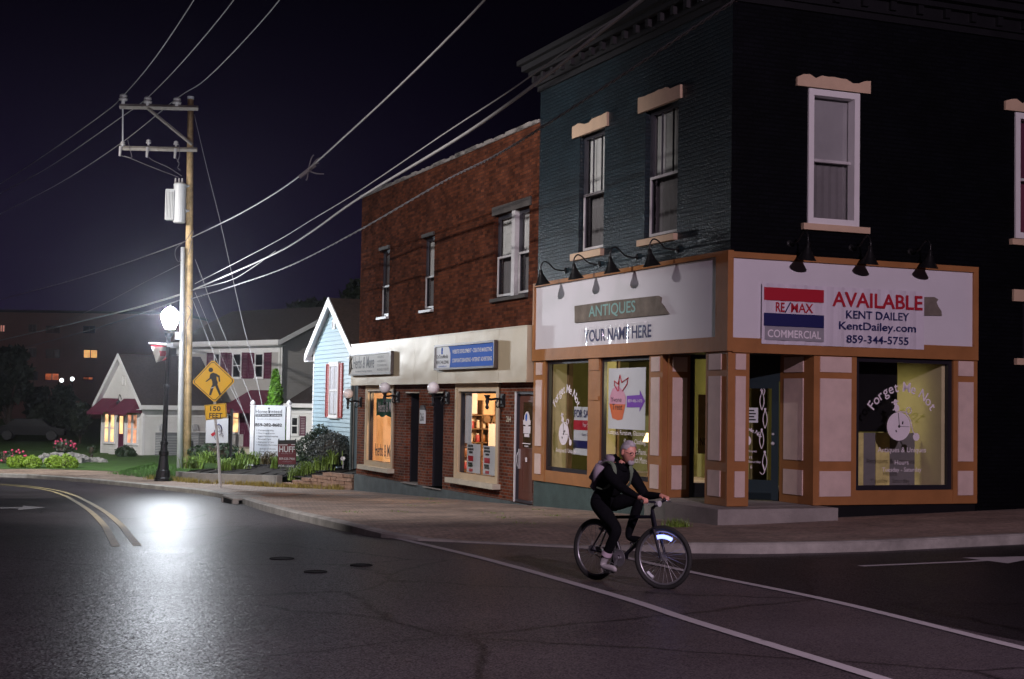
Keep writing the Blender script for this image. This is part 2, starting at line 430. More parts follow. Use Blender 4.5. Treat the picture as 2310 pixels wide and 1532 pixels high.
def pdisc(mb, plane, cu, cz, ru, rz, d, n=28, t=.003):
    a = [(cu+ru*cos(2*pi*i/n), cz+rz*sin(2*pi*i/n)) for i in range(n)]
    poly(mb, plane, a, d, t)
def poly(mb, plane, pts, d, t=.003):
    n = len(pts); vs = [pt(plane, u, z, d) for u, z in pts]+[pt(plane, u, z, d+t) for u, z in pts]
    mb.add(vs, [tuple(range(n)), tuple(range(n, 2*n))]+[(i, (i+1) % n, n+(i+1) % n, n+i) for i in range(n)])
def stroke(mb, plane, pts, w, d):
    mb.tube([pt(plane, u, z, d) for u, z in pts], w/2, 5)

# ------------------------------------------------------------------ walls with openings
def holed(mb, ax, pos, u0, u1, z0, z1, holes, depth, inward=1):
    # plane local ax=pos, holes (a,b,c,d) = u range, z range; reveals go inward
    us = sorted({u0, u1, *[h[0] for h in holes], *[h[1] for h in holes]})
    zz = sorted({z0, z1, *[h[2] for h in holes], *[h[3] for h in holes]})
    us = [u for u in us if u0 <= u <= u1]; zz = [z for z in zz if z0 <= z <= z1]
    P = (lambda u, z, w: (pos+w*inward, u, z)) if ax == 'x' else (lambda u, z, w: (u, pos+w*inward, z))
    for a, b in zip(us, us[1:]):
        for c, e in zip(zz, zz[1:]):
            mu, mz = (a+b)/2, (c+e)/2
            if any(h[0] < mu < h[1] and h[2] < mz < h[3] for h in holes): continue
            mb.quad(P(a, c, 0), P(b, c, 0), P(b, e, 0), P(a, e, 0))
    for a, b, c, e in holes:
        mb.quad(P(a, c, 0), P(a, e, 0), P(a, e, depth), P(a, c, depth))
        mb.quad(P(b, c, 0), P(b, e, 0), P(b, e, depth), P(b, c, depth))
        mb.quad(P(a, c, 0), P(b, c, 0), P(b, c, depth), P(a, c, depth))
        mb.quad(P(a, e, 0), P(b, e, 0), P(b, e, depth), P(a, e, depth))
def framebox(mb, ax, a, b, u0, u1, z0, z1, w):   # rectangular frame, between ax=a..b
    def bx(p, q, r, s):
        if ax == 'x': mb.box(a, b, p, q, r, s)
        else: mb.box(p, q, a, b, r, s)
    bx(u0, u0+w, z0, z1); bx(u1-w, u1, z0, z1); bx(u0+w, u1-w, z0, z0+w); bx(u0+w, u1-w, z1-w, z1)
def abox(mb, ax, a, b, u0, u1, z0, z1):
    if ax == 'x': mb.box(a, b, u0, u1, z0, z1)
    else: mb.box(u0, u1, a, b, z0, z1)

# ------------------------------------------------------------------ terrain, road, pavement
def bz(p, dz=0): return B.w((p[0], p[1], zsB(p[0], p[1])+dz))
def rng(a, b, st):
    n = max(1, int(round((b-a)/st))); return [a+(b-a)*i/n for i in range(n+1)]
mb = Mb()
xs = [-420, -260, -150, -90, -60]+rng(-40, 40, 1.0)+[60, 90, 150, 260, 420]
ys = [-60, -45]+rng(-35, 60, 1.0)+[75, 100, 150, 240, 400, 700]
vs = [bz((x, y), -.15) for y in ys for x in xs]; nx = len(xs)
mb.add(vs, [(j*nx+i, j*nx+i+1, (j+1)*nx+i+1, (j+1)*nx+i) for j in range(len(ys)-1) for i in range(nx-1)])
struct('road', mb, m_asph)

curb = [((-46, 52), .15), ((-30, 48.6), .15), ((-18, 45.3), .15), ((-12, 42.6), .15), ((-9.2, 41), .15), ((-8.2, 40.2), .15), ((-7.3, 38.3), .15), ((-6.3, 36), .15),
        ((-5.55, 33.3), .15), ((-4.85, 30), .15), ((-4.45, 27.4), .15), ((-4.2, 25), .15), ((-4.25, 22), .15), ((-4.6, 17.2), .16),
        ((-4.95, 14.2), .16), ((-5.3, 11), .16), ((-5.6, 7.4), .15), ((-5.8, 4.5), .15), ((-5.95, 2.0), .14), ((-5.9, .6), .09), ((-5.6, -.3), .04),
        ((-5.1, -.85), .02), ((-4.6, -1.45), .02), ((-3.95, -2.3), .03), ((-3.3, -3.1), .08), ((-2.78, -3.65), .14), ((-1.94, -4.08), .15), ((-.94, -4.22), .15),
        ((.33, -4.25), .15), ((2.3, -4.4), .15), ((6, -4.45), .15), ((12, -4.5), .15), ((40, -4.6), .15)]
inner = [(-46, 56), (-30, 52.5), (-18, 49), (-12, 46.4), (-9.2, 44.8), (-7.3, 44.6), (-6, 43.6), (-4.6, 42), (-3.4, 39.5), (-3.0, 35), (-2.9, 32.6), (-1.2, 28.6), (.2, 23.6), (.6, 17.2), (.6, 14.2), (.6, 11), (.6, 7.4),
         (.6, 4.5), (.6, 2), (.6, 1.2), (.6, 1), (.6, .9), (.6, .8), (.6, .7), (.7, .6), (.8, .6), (1, .6), (1.5, .6), (2, .6), (3, .6), (6, .6), (12, .6), (40, .6)]
def smooth(a, b, t): return tuple(a[i]+(b[i]-a[i])*t for i in range(len(a)))
cp, ip = [], []
for i in range(len(curb)-1):
    (p, h), (q, g) = curb[i], curb[i+1]; k = 3
    for j in range(k):
        t = j/k; cp.append((*smooth(p, q, t), h+(g-h)*t)); ip.append(smooth(inner[i], inner[i+1], t))
cp.append((*curb[-1][0], curb[-1][1])); ip.append(inner[-1])
walk = Mb(); cb = Mb(); rows = []; crow = []
for i, (x, y, h) in enumerate(cp):
    a = cp[max(i-1, 0)]; b = cp[min(i+1, len(cp)-1)]
    tx, ty = b[0]-a[0], b[1]-a[1]; l = sqrt(tx*tx+ty*ty); nx_, ny_ = -ty/l, tx/l
    if (ip[i][0]-x)*nx_+(ip[i][1]-y)*ny_ < 0: nx_, ny_ = -nx_, -ny_
    e = (x+nx_*.17, y+ny_*.17); row = []
    for j in range(9):
        t = j/8; p = (e[0]+(ip[i][0]-e[0])*t, e[1]+(ip[i][1]-e[1])*t)
        f = min(1, t*3.5); row.append(bz(p, (h-.15)*(1-f)-.004))
    rows.append(row)
    z = h-.15
    crow.append([bz((x-nx_*.02, y-ny_*.02), -.30), bz((x-nx_*.02, y-ny_*.02), -.15+h-.025 if h > .06 else z), bz((x+nx_*.02, y+ny_*.02), z), bz(e, z), bz(e, -.3)])
def loft(mb, rows):
    n = len(rows[0]); vs = [p for r in rows for p in r]
    mb.add(vs, [(i*n+j, i*n+j+1, (i+1)*n+j+1, (i+1)*n+j) for i in range(len(rows)-1) for j in range(n-1)])
loft(walk, rows); loft(cb, crow)
mb = Mb(); loft(mb, [[bz((x+(.04*(y+4.5) if x < -4 else 0), y), -.1465) for y in rng(-18, -4.55, .9)] for x in [-4.15]+rng(-3.3, 32, 1.1)]); struct('side_road', mb, m_asph2)  # thin dark sheet over the road, standing in for shade
struct('pavement', walk, m_walk); struct('curb', cb, m_curb)

# land behind the pavement: lawn, raised beds
lawn = Mb(); lr = []
for i in range(0, 14):
    p = inner[i]; row = []
    for j in range(10):
        t = j/9; q = (p[0]+(p[0]*.2+2)*t+t*t*40, p[1]+t*9+t*t*240)
        row.append(bz(q, .012+.10*min(1, t*2)))
    lr.append(row)
loft(lawn, lr); struct('lawn', lawn, m_lawn)

def ribbon(mb, pts, w, dz):
    L_, R_ = [], []
    for i, p in enumerate(pts):
        a = pts[max(i-1, 0)]; b = pts[min(i+1, len(pts)-1)]
        tx, ty = b[0]-a[0], b[1]-a[1]; l = sqrt(tx*tx+ty*ty)
        L_.append(bz((p[0]-ty/l*w/2, p[1]+tx/l*w/2), dz)); R_.append(bz((p[0]+ty/l*w/2, p[1]-tx/l*w/2), dz))
    n = len(pts); mb.add(L_+R_, [(i, i+1, n+i+1, n+i) for i in range(n-1)])
def dense(pts, k=8):
    out = []
    for i in range(len(pts)-1):
        p0 = pts[max(i-1, 0)]; p1 = pts[i]; p2 = pts[i+1]; p3 = pts[min(i+2, len(pts)-1)]
        for j in range(k):
            t = j/k
            out.append(tuple(.5*((2*p1[c])+(-p0[c]+p2[c])*t+(2*p0[c]-5*p1[c]+4*p2[c]-p3[c])*t*t+(-p0[c]+3*p1[c]-3*p2[c]+p3[c])*t**3) for c in range(len(p1))))
    out.append(tuple(pts[-1])); return out
RD = -.15+.008
mb = Mb(); ribbon(mb, dense([(-5.78, .45), (-5.82, -3.6), (-6.12, -8), (-6.36, -10), (-6.66, -13.1), (-7.1, -17)]), .13, RD); struct('crosswalk_line', mb, m_mark)
mb = Mb(); ribbon(mb, dense([(-3.85, -3.3), (-4.0, -4.2), (-4.17, -6.5), (-4.3, -9.2), (-4.75, -12.4), (-5.2, -16)]), .12, RD); struct('crosswalk_line', mb, m_mark)
yl = [(-9.74, .05), (-9.45, 3), (-9.13, 6.3), (-8.75, 11), (-8.45, 15.5), (-8.2, 20), (-7.98, 25), (-8.1, 30), (-8.9, 34), (-11, 37.2), (-14.5, 39.8), (-20, 42.4)]
mb = Mb(); ribbon(mb, dense(yl), .12, RD); ribbon(mb, dense([(x-.30+.1*max(0, (y-25)/15), y-.3*max(0, (y-25)/15)) for x, y in yl]), .12, RD); struct('yellow_centre_line', mb, m_marky)
mb = Mb(); ribbon(mb, [(-1.75+.25*i, -6.12+.008*i) for i in range(9)], .13, RD)
mb.add([bz(p, RD) for p in [(.25, -6.5), (.25, -5.62), (1.35, -6.0)]], [(0, 1, 2)]); struct('road_arrow', mb, m_mark)
mb = Mb(); g = [gnd(x, y, -.15) for x, y in [(-40, 1149), (42, 1147.5), (40, 1151.5), (103, 1145.5), (52, 1141.5), (50, 1145), (-40, 1145)]]
mb.add([p+V((0, 0, .008)) for p in g], [(0, 1, 5, 6), (2, 3, 4, 5, 1)]); struct('road_arrow', mb, m_mark)
mb = Mb(); ribbon(mb, [(-3.7, 17.4), (-3.1, 18.6), (-2.5, 19.8)], 1.0, .006); struct('tactile_paving', mb, m_stone)

for i, ((x, y), r, lab) in enumerate([((636, 1261), .16, 'round iron manhole cover farthest left on the road'), ((712, 1291), .14, 'round iron manhole cover nearest the camera'), ((815, 1276), .14, 'round iron manhole cover nearest the crosswalk line')]):
    p = gnd(x, y, -.15); mb = Mb()
    mb.lathe([(r, -.03), (r, .012), (r-.02, .012), (r-.025, .004), (r-.06, .009), (.03, .012), (0, .012)], (p.x, p.y, p.z), 24)
    single(W, 'manhole_cover', mb, m_castiron, lab, 'manhole cover', p, 'manhole covers in the road')
# storm drain inlet in the curb
zz = zsB(-4.6, 16.8)
T = Thing(B, 'storm_drain', 'concrete storm drain inlet with dark slot in the curb', 'storm drain', (-4.6, 16.9, zz-.15))
mb = Mb(); mb.box(-5.0, -4.0, 16.1, 17.6, zz-.03, zz+.012); mb.box(-5.0, -4.85, 16.1, 16.25, zz-.2, zz-.03); mb.box(-5.0, -4.85, 17.45, 17.6, zz-.2, zz-.03); T.part('slab', mb, m_curb)
mb = Mb(); mb.box(-4.97, -4.86, 16.25, 17.45, zz-.16, zz-.03); T.part('slot', mb, m_black)

# ------------------------------------------------------------------ corner shop
CB = Thing(B, 'corner_shop', 'dark green painted brick corner shop with white fascia and tan shopfront', 'building', (0, 0, .35))
HL = [(1.88, 3.16, 5.17, 7.65), (4.92, 6.1, 5.17, 7.65)]
HR = [(1.53, 2.6, 5.24, 7.62), (6.1, 7.2, 5.26, 7.62), (10.7, 11.8, 5.26, 7.62)]
mb = Mb()
holed(mb, 'x', 0, 0, 8.2, 4.65, 9.2, HL, .17)
CB.part('wall', mb, m_green); mb = Mb()
holed(mb, 'y', 0, 0, 5.2, 4.65, 9.2, HR[:1], .17)
holed(mb, 'y', 0, 5.2, 16, -.3, 9.2, [h for h in HR[1:]]+[(6.3, 7.5, 3.02, 4.08)], .17)
mb.quad((0, 8.2, -1), (0, 8.2, 9.2), (12, 8.2, 9.2), (12, 8.2, -1))
mb.quad((0, 0, 9.2), (16, 0, 9.2), (16, 8.2, 9.2), (0, 8.2, 9.2))
mb.quad((16, 0, -1), (16, 0, 9.2), (16, 8.2, 9.2), (16, 8.2, -1))
CB.part('side_wall', mb, m_darkened_brick, label='brick side wall darkened in its colour for the low light')
mb = Mb(); m2 = Mb()
for z0, z1, dd in [(8.98, 9.1, .05), (9.1, 9.32, .12), (9.32, 9.42, .25), (9.42, 9.55, .40), (9.55, 9.66, .5)]:
    mb.box(-dd, .3, .3, 8.25+dd*.35, z0, z1); m2.box(-dd, 16, -dd, .3, z0, z1)
for i in range(17): y = .35+i*.49; mb.box(-.2, -.12, y-.06, y+.06, 9.16, 9.32)
for i in range(26): x = .2+i*.6; m2.box(x-.06, x+.06, -.2, -.12, 9.16, 9.32)
CB.part('cornice', mb, m_cornice); CB.part('cornice', m2, m_dark)  # side run of the cornice coloured black to stand for its shade
# fascia
mb = Mb(); mb.box(-.06, 0, .30, 8.12, 3.22, 4.6); mb.box(.03, 5.08, -.06, 0, 3.2, 4.56); CB.part('fascia', mb, m_fascia)
mb = Mb()
mb.box(-.11, 0, .3, 8.2, 4.6, 4.68); mb.box(-.11, 0, .3, 8.2, 2.97, 3.22); mb.box(-.11, 0, 8.12, 8.2, 3.22, 4.6)
mb.box(.0, 5.18, -.11, 0, 4.56, 4.66); mb.box(.0, 5.18, -.11, 0, 2.95, 3.2); mb.box(5.08, 5.18, -.11, 0, 3.2, 4.56)
mb.box(-.11, 0, -.11, .3, 2.97, 4.68)
CB.part('fascia_frame', mb, m_trim)
# shopfront carcase
tr = Mb()
class PN:
    def box(s, *a): CB.part('panel', Mb().box(*a), m_panel)
pn = PN()
PZ = [(2.66, 2.93), (1.11, 2.55), (.5, .94)]
def pil(plane, u0, u1, m=.09):
    if plane == 'L': tr.box(-.06, .05, u0, u1, .35, 2.97)
    else: tr.box(u0, u1, -.06, .05, .35, 2.95)
    for a, b in PZ:
        if plane == 'L': pn.box(-.078, -.06, u0+m, u1-m, a, b)
        else: pn.box(u0+m, u1-m, -.078, -.06, a, b)
pil('L', 7.56, 8.2, .16); pil('L', 2.25, 2.77, .1)
tr.box(-.06, .36, -.06, .68, .35, 2.97)                       # corner post
for a, b in PZ:
    pn.box(-.078, -.06, .15, .56, a, b); pn.box(.08, .28, -.078, -.06, a, b)
tr.box(-.05, .05, 4.86, 5.42, .35, 2.97); tr.box(-.07, -.05, 4.9, 5.38, 2.12, 2.2); tr.box(-.07, -.05, 4.9, 5.38, 2.72, 2.97)
tr.box(-.05, .05, 2.77, 4.86, .35, .6); tr.box(-.05, .05, 5.42, 7.56, .35, .6)
pil('R', 1.66, 2.55, .12); pil('R', 4.66, 5.2, .1)
tr.box(2.55, 4.66, -.05, .05, .35, .6)
# recess: left return (faces -y), right return (faces -x), door set across the corner
tr.box(.05, .5, 2.2, 2.3, .35, 2.97); tr.box(1.66, 1.76, .05, 1.0, .35, 2.97)
for a, b in PZ: pn.box(.12, .42, 2.18, 2.2, a, b); pn.box(1.64, 1.66, .25, .85, a, b)
CB.part('trim', tr, m_trim)
mb = Mb(); mb.box(.06, .3, 2.3, 8.2, -.5, .35); mb.box(-.02, .06, 2.3, 8.2, -.5, .35); CB.part('plinth', mb, m_greenbase)
mb = Mb(); mb.box(1.76, 5.2, .0, .1, -.3, .35); CB.part('plinth', mb, m_dark)
mb = Mb(); mb.box(0, 1.76, 0, 2.3, -.2, .346); CB.part('entry_floor', mb, m_conc)
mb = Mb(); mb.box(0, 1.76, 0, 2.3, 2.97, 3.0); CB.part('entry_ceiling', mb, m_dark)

m_sashlow = M('grey_white_sash', (.5, .49, .5), .5)
def sash(T, ax, pos, u0, u1, z0, z1, dep, fm=m_sash, low=m_sashlow, b1=m_blind, b2=m_blind2, mz=None, vbars=0, lin=None, sil=None, linm=m_lintel, silm=m_lintel, label=None, flush=False):
    mz = mz or (z0+z1)/2
    a, b = pos+dep-.05, pos+dep+.01
    mb = Mb(); framebox(mb, ax, a, b, u0, u1, z0, z1, .055)
    if flush: framebox(mb, ax, pos-.04, pos+dep, u0, u1, z0, z1, .11)
    framebox(mb, ax, a+.005, b-.01, u0+.055, u1-.055, mz-.02, z1-.055, .045)
    for i in range(vbars):
        u = u0+(u1-u0)*(i+1)/(vbars+1); abox(mb, ax, a+.015, b-.015, u-.012, u+.012, mz, z1-.06)
    w = T.part('window', mb, fm, label=label)
    mb = Mb(); framebox(mb, ax, a-.03, a-.005, u0+.055, u1-.055, z0+.055, mz+.03, .05); T.part('lower_sash', mb, low, w)
    mb = Mb(); P = (lambda u, z: (a+.03, u, z)) if ax == 'x' else (lambda u, z: (u, a+.03, z))
    mb.quad(P(u0, z0), P(u1, z0), P(u1, z1), P(u0, z1)); T.part('pane', mb, m_glass, w)
    mb = Mb(); abox(mb, ax, a+.1, a+.11, u0-.05, u1+.05, mz, z1+.05); T.part('blind', mb, b1, w)
    mb = Mb(); n = 14
    P = (lambda u, z, q: (a+.14+q, u, z)) if ax == 'x' else (lambda u, z, q: (u, a+.14+q, z))
    for i in range(n):
        ua = u0+(u1-u0)*i/n; ub = u0+(u1-u0)*(i+1)/n; qa = .02*(i % 2); qb = .02*((i+1) % 2)
        mb.quad(P(ua, z0-.05, qa), P(ub, z0-.05, qb), P(ub, mz+.05, qb), P(ua, mz+.05, qa))
    T.part('curtain', mb, b2, w)
    if lin:
        mb = Mb(); n = 12; a0, a1, h0, h1 = lin[:4]
        # stone lintel with a chipped upper edge
        r = random.Random(int(a0*100)); pts = [(a0, h0)]+[(a1, h0)]
        for i in range(n+1): pts.append((a1+(a0-a1)*i/n, h1-(.06 if i in lin[4] else 0)+r.uniform(-.012, .012)))
        mb.prism(pts, ax, pos-.05, pos+.02); T.part('lintel', mb, linm, w)
    if sil:
        mb = Mb(); abox(mb, ax, pos-.09, pos+dep-.06, sil[0], sil[1], sil[2], sil[3]); T.part('sill', mb, silm, w)
    return w
sash(CB, 'x', 0, *HL[0], .16, mz=6.33, b1=m_blindl, vbars=2, lin=(1.74, 3.4, 7.63, 7.93, (9, 10, 11, 12)), sil=(1.86, 3.3, 5.05, 5.17))
sash(CB, 'x', 0, *HL[1], .16, mz=6.37, b1=m_blindl, vbars=2, lin=(4.74, 6.4, 7.63, 7.9, (4, 5, 6)), sil=(4.88, 6.32, 5.03, 5.17))
for i, h in enumerate(HR):
    sash(CB, 'y', 0, *h, .16, fm=m_white, mz=6.38, b1=m_blind if i == 0 else m_maroonw, b2=m_blind2 if i == 0 else m_maroon, lin=(h[0]-.25, h[1]+.22, 7.64, 7.86, (2, 3, 9, 12)), sil=(h[0]-.12, h[1]+.2, 5.13, 5.24), linm=m_lintel, flush=True)
mb = Mb(); framebox(mb, 'y', .1, .16, 6.3, 7.5, 3.02, 4.08, .06); w = CB.part('window', mb, m_frameblk)
mb = Mb(); mb.quad((6.3, .14, 3.02), (7.5, .14, 3.02), (7.5, .14, 4.08), (6.3, .14, 4.08)); CB.part('pane', mb, m_dkwin, w)
mb = Mb(); mb.box(6.05, 7.75, -.05, .02, 4.08, 4.3); CB.part('lintel', mb, m_lintel, w)
mb = Mb(); mb.box(6.1, 7.7, -.08, .1, 2.9, 3.02); CB.part('sill', mb, m_lintel, w)

def penny(mb, mk, plane, cu, cz, R, d, sq=1.0):
    # high wheeler with a figure on top, printed on the glass; mk collects the dark details
    pdisc(mb, plane, cu, cz, R*sq, R, d)
    pdisc(mb, plane, cu+R*1.5*sq, cz-R*.72, R*.28*sq, R*.28, d, 16)
    pdisc(mb, plane, cu-R*.18*sq, cz+R*1.27, R*.22, R*.26, d+.001, 14); pdisc(mb, plane, cu-R*.3*sq, cz+R*1.6, R*.15, R*.16, d+.002, 14)
    stroke(mb, plane, [(cu-R*.62, cz+R*1.66), (cu-R*.05, cz+R*1.76)], R*.1, d+.003); pdisc(mb, plane, cu-R*.3, cz+R*1.8, R*.13, R*.09, d+.004, 12); stroke(mb, plane, [(cu-R*.25, cz+R*1.3), (cu-R*.5, cz+R*1.12)], R*.09, d+.002)
    stroke(mb, plane, [(cu, cz+R*1.05), (cu+R*.6*sq, cz+R*1.0), (cu+R*1.0*sq, cz+R*.45), (cu+R*1.2*sq, cz-R*.3), (cu+R*1.5*sq, cz-R*.7)], R*.09, d)
    a = [(cu+R*(.85+.22*cos(t))*sq, cz+R*(1.12+.22*sin(t))) for t in [2*pi*i/12 for i in range(13)]]; stroke(mb, plane, a, R*.07, d)
    stroke(mk, plane, [(cu-R*.05*sq, cz+R*.95), (cu+R*.05*sq, cz)], R*.05, d+.004)
    stroke(mk, plane, [(cu+R*.05*sq, cz), (cu+R*.9*sq, cz-R*.02)], R*.03, d+.004)
    pdisc(mk, plane, cu+R*.03*sq, cz, R*.1*sq, R*.1, d+.004, 12)
    stroke(mk, plane, [(cu+R*.3*sq, cz+R*.15), (cu+R*.35*sq, cz+R*.35)], R*.1, d+.004); stroke(mk, plane, [(cu-R*.25*sq, cz-R*.25), (cu-R*.2*sq, cz-R*.4)], R*.1, d+.004)

def shopwin(T, ax, pos, u0, u1, z0, z1, dep, fm, fw, label=None):
    mb = Mb(); framebox(mb, ax, pos+dep-.07, pos+dep, u0, u1, z0, z1, fw)
    w = T.part('shop_window', mb, fm, label=label); mb = Mb()
    P = (lambda u, z: (pos+dep-.03, u, z)) if ax == 'x' else (lambda u, z: (u, pos+dep-.03, z))
    mb.quad(P(u0, z0), P(u1, z0), P(u1, z1), P(u0, z1)); T.part('pane', mb, m_glass, w); return w
# three display windows
w = shopwin(CB, 'x', 0, 5.42, 7.56, .6, 2.97, .06, m_frameblk, .085)
mb = Mb(); mk = Mb(); ce = -6.58
arctxt(mb, 'Forget Me Not', 'L', ce, 1.62, .74, -1.02, 1.02, .25, .0, .012, 1.0, 1.0); penny(mb, mk, 'L', ce-.12, 1.40, .235, .0)
txt(mb, 'Antiques & Uniques', 'L', ce-.5, ce+.5, .98, 1.1, .0); CB.part('lettering', mb, m_decal, w); CB.part('lettering_detail', mk, m_black, w)
w = shopwin(CB, 'x', 0, 2.77, 4.86, .6, 2.97, .06, m_frameblk, .085)
mb = Mb()
for s, a, b, z in [('Antiques, Furniture, Glassware,', -4.6, -2.95, 1.42), ('Vintage Clothing,', -3.9, -2.97, 1.26), ('Brass Piano,', -3.6, -2.95, 1.08), ('& Much More', -3.7, -2.93, .93)]: txt(mb, s, 'L', a, b, z, z+.12, 0)
CB.part('lettering', mb, m_decal, w)
w = shopwin(CB, 'y', 0, 2.55, 4.66, .6, 2.95, .06, m_frameblk, .085)
mb = Mb(); mk = Mb()
arctxt(mb, 'Forget Me Not', 'R', 3.58, 1.62, .82, -1.02, 1.02, .25, 0, .012); penny(mb, mk, 'R', 3.5, 1.73, .255, 0)
txt(mb, 'Antiques & Uniques', 'R', 3.05, 4.1, 1.24, 1.36, 0); txt(mb, 'Hours', 'R', 3.42, 3.72, 1.05, 1.13, 0); txt(mb, 'Tuesday - Saturday', 'R', 3.15, 4.0, .9, 1.0, 0)
CB.part('lettering', mb, m_decal, w); CB.part('lettering_detail', mk, m_black, w)
# rooms behind the glass
mb = Mb()
mb.k = 0  # cream
mb.box(.1, .44, 7.5, 7.6, .3, 3.0); mb.box(4.52, 4.6, .1, 1.6, .3, 3.0); mb.box(.1, .34, 4.9, 4.96, .3, 3.0)
mb.k = 1  # olive
mb.box(2.2, 2.25, 2.4, 8.1, .3, 3.0); mb.box(.4, 2.2, 8.0, 8.1, .3, 3.0); mb.box(1.9, 5, 2.35, 2.4, .3, 3.0); mb.box(2.0, 4.6, 1.9, 1.95, .3, 3.0)
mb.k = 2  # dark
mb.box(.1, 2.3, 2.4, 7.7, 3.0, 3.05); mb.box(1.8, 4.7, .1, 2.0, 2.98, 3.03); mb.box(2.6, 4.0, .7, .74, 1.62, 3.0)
mb.k = 3  # display floor
mb.box(.1, 2.2, 2.4, 7.6, .5, .58); mb.box(1.8, 4.6, .1, 2.0, .5, .58)
mb.k = 4; mb.box(.44, .54, 7.42, 7.6, .58, 3.0); mb.box(.34, .39, 4.86, 4.98, .58, 3.0)
CB.part('interior', mb, [m_cream, m_olive, m_dark, m_panel, m_wood])
mb = Mb(); mb.k = 0
mb.box(2.6, 3.2, .62, .7, .58, 1.6); mb.box(3.52, 3.82, .68, .74, .58, 1.6); mb.box(2.75, 2.95, .5, .6, .6, 1.0)
mb.k = 1; mb.box(3.2, 3.52, .7, .74, .58, 1.6); mb.box(3.82, 4.4, .7, .74, .58, 1.6)
single(B, 'display_boards', mb, [m_yellow, m_blind2], 'pale yellow display boards leaning inside the right shop window', 'display board', (3.4, .7, .58))
# entrance door across the recess, with sidelight
p0, p1 = V((.5, 2.2, 0)), V((1.66, 1.0, 0)); dv = (p1-p0).normalized(); ang = atan2(dv.y, dv.x); D = (p1-p0).length
FD = Fr(B.w(p0), TH+ang)
DT = Thing(FD, 'shop_door', 'dark green glazed shop door with white scrollwork in the corner recess', 'door', (D-.95, 0, .36))
mb = Mb(); framebox(mb, 'y', 0, .05, D-.98, D-.02, .36, 2.5, .13); mb.box(D-.85, D-.15, 0, .05, .36, .72); DT.part('leaf', mb, m_gdoor)
mb = Mb(); mb.box(D-1.0, D, -.01, .04, 2.5, 2.97); DT.part('transom', mb, m_gdoor)
mb = Mb(); mb.quad((D-.9, .03, .7), (D-.1, .03, .7), (D-.1, .03, 2.4), (D-.9, .03, 2.4)); DT.part('pane', mb, m_glass)
mb = Mb()
for k in range(2):
    for zc, s in [(1.05, 1), (1.45, -1), (1.82, 1), (2.15, -1)]:
        cu = D-.3+.03*s
        a = [(cu+.045*(1 if k else -1)*sin(i/12*pi)*(1-.3*i/12), zc-.17+.34*i/12) for i in range(13)]+[(cu+.03*(1 if k else -1)*(1-j/6)*cos(j), zc+.17+.035*sin(j*1.1)*(1-j/7)) for j in range(1, 6)]; stroke(mb, 'R', a, .014, -.01)
stroke(mb, 'R', dense([(D-.36, .86), (D-.31, .82), (D-.27, .88), (D-.3, 1.0)], 4), .014, -.01); stroke(mb, 'R', dense([(D-.3, 2.25), (D-.28, 2.34), (D-.33, 2.38), (D-.36, 2.33)], 4), .014, -.01)
DT.part('scrollwork', mb, m_decal)
mb = Mb(); mk = Mb()
pdisc(mb, 'R', D-.62, 1.42, .10, .10, -.01); arctxt(mb, 'Forget Me Not', 'R', D-.58, 1.32, .3, -1, 1, .1, -.01)
for s, a, b, z in [('Antiques & Uniques', D-.85, D-.42, 1.2), ('Hours', D-.7, D-.5, 1.1), ('Tuesday - Saturday', D-.85, D-.34, 1.01), ('11 - 6', D-.68, D-.5, .92)]: txt(mb, s, 'R', a, b, z, z+.055, -.01)
DT.part('lettering', mb, m_decal)
mb = Mb(); prect(mb, 'R', D-.85, D-.4, 1.75, 2.02, -.015); n = DT.part('notice', mb, m_signw)
mb = Mb()
for i in range(4): prect(mb, 'R', D-.82, D-.44-.03*(i % 2), 1.79+.055*i, 1.815+.055*i, -.01)
DT.part('notice_print', mb, m_black, n)
mb = Mb(); mb.lathe([(0, 0), (.03, 0), (.034, .03), (.02, .05), (0, .055)], (D-.12, -.0, 1.38), 10, Matrix.Rotation(pi/2, 3, 'X')); mb.lathe([(0, 0), (.025, 0), (.02, .02), (0, .02)], (D-.12, 0, 1.55), 10, Matrix.Rotation(pi/2, 3, 'X')); DT.part('handle', mb, m_galv)
DT.e['label'] = 'dark green glazed shop door with white scrollwork in the corner recess'
ST = Mb(); ST.box(0.02, D-1.02, .02, .04, .36, .62); 
mb = Mb(); framebox(mb, 'y', -.01, .05, .0, D-1.0, .36, 2.97, .07); mb.box(.07, D-1.07, 0, .05, .36, .62)
SL = Thing(FD, 'sidelight_window', 'narrow glazed sidelight beside the recessed shop door', 'window', (.3, 0, .36)); SL.part('frame', mb, m_frameblk)
mb = Mb(); mb.quad((.05, .03, .6), (D-1.02, .03, .6), (D-1.02, .03, 2.95), (.05, .03, 2.95)); SL.part('pane', mb, m_glass)
mb = Mb(); mb.box(.05, .47, .35, .4, 1.15, 2.25); mb.box(.37, .43, .34, .38, .9, 1.15)
mk = Mb(); txt(mk, 'NOT', 'R', .1, .3, 1.3, 1.45, -.33, .01)
PB = Thing(FD, 'notice_board', 'pale yellow board standing behind the sidelight glass', 'board', (.25, .38, .9)); PB.part('panel', mb, m_yellow); PB.part('lettering', mk, m_black)
# concrete step round the corner
mb = Mb(); mb.prism([(-.55, -.6), (1.8, -.6), (1.8, -.02), (-.02, -.02), (-.02, 2.45), (-.3, 2.45), (-.55, 1.2)], 'z', -.2, .342)
single(B, 'entry_step', mb, m_conc, 'worn concrete entry step wrapped around the shop corner', 'step', (-.3, -.3, .1))

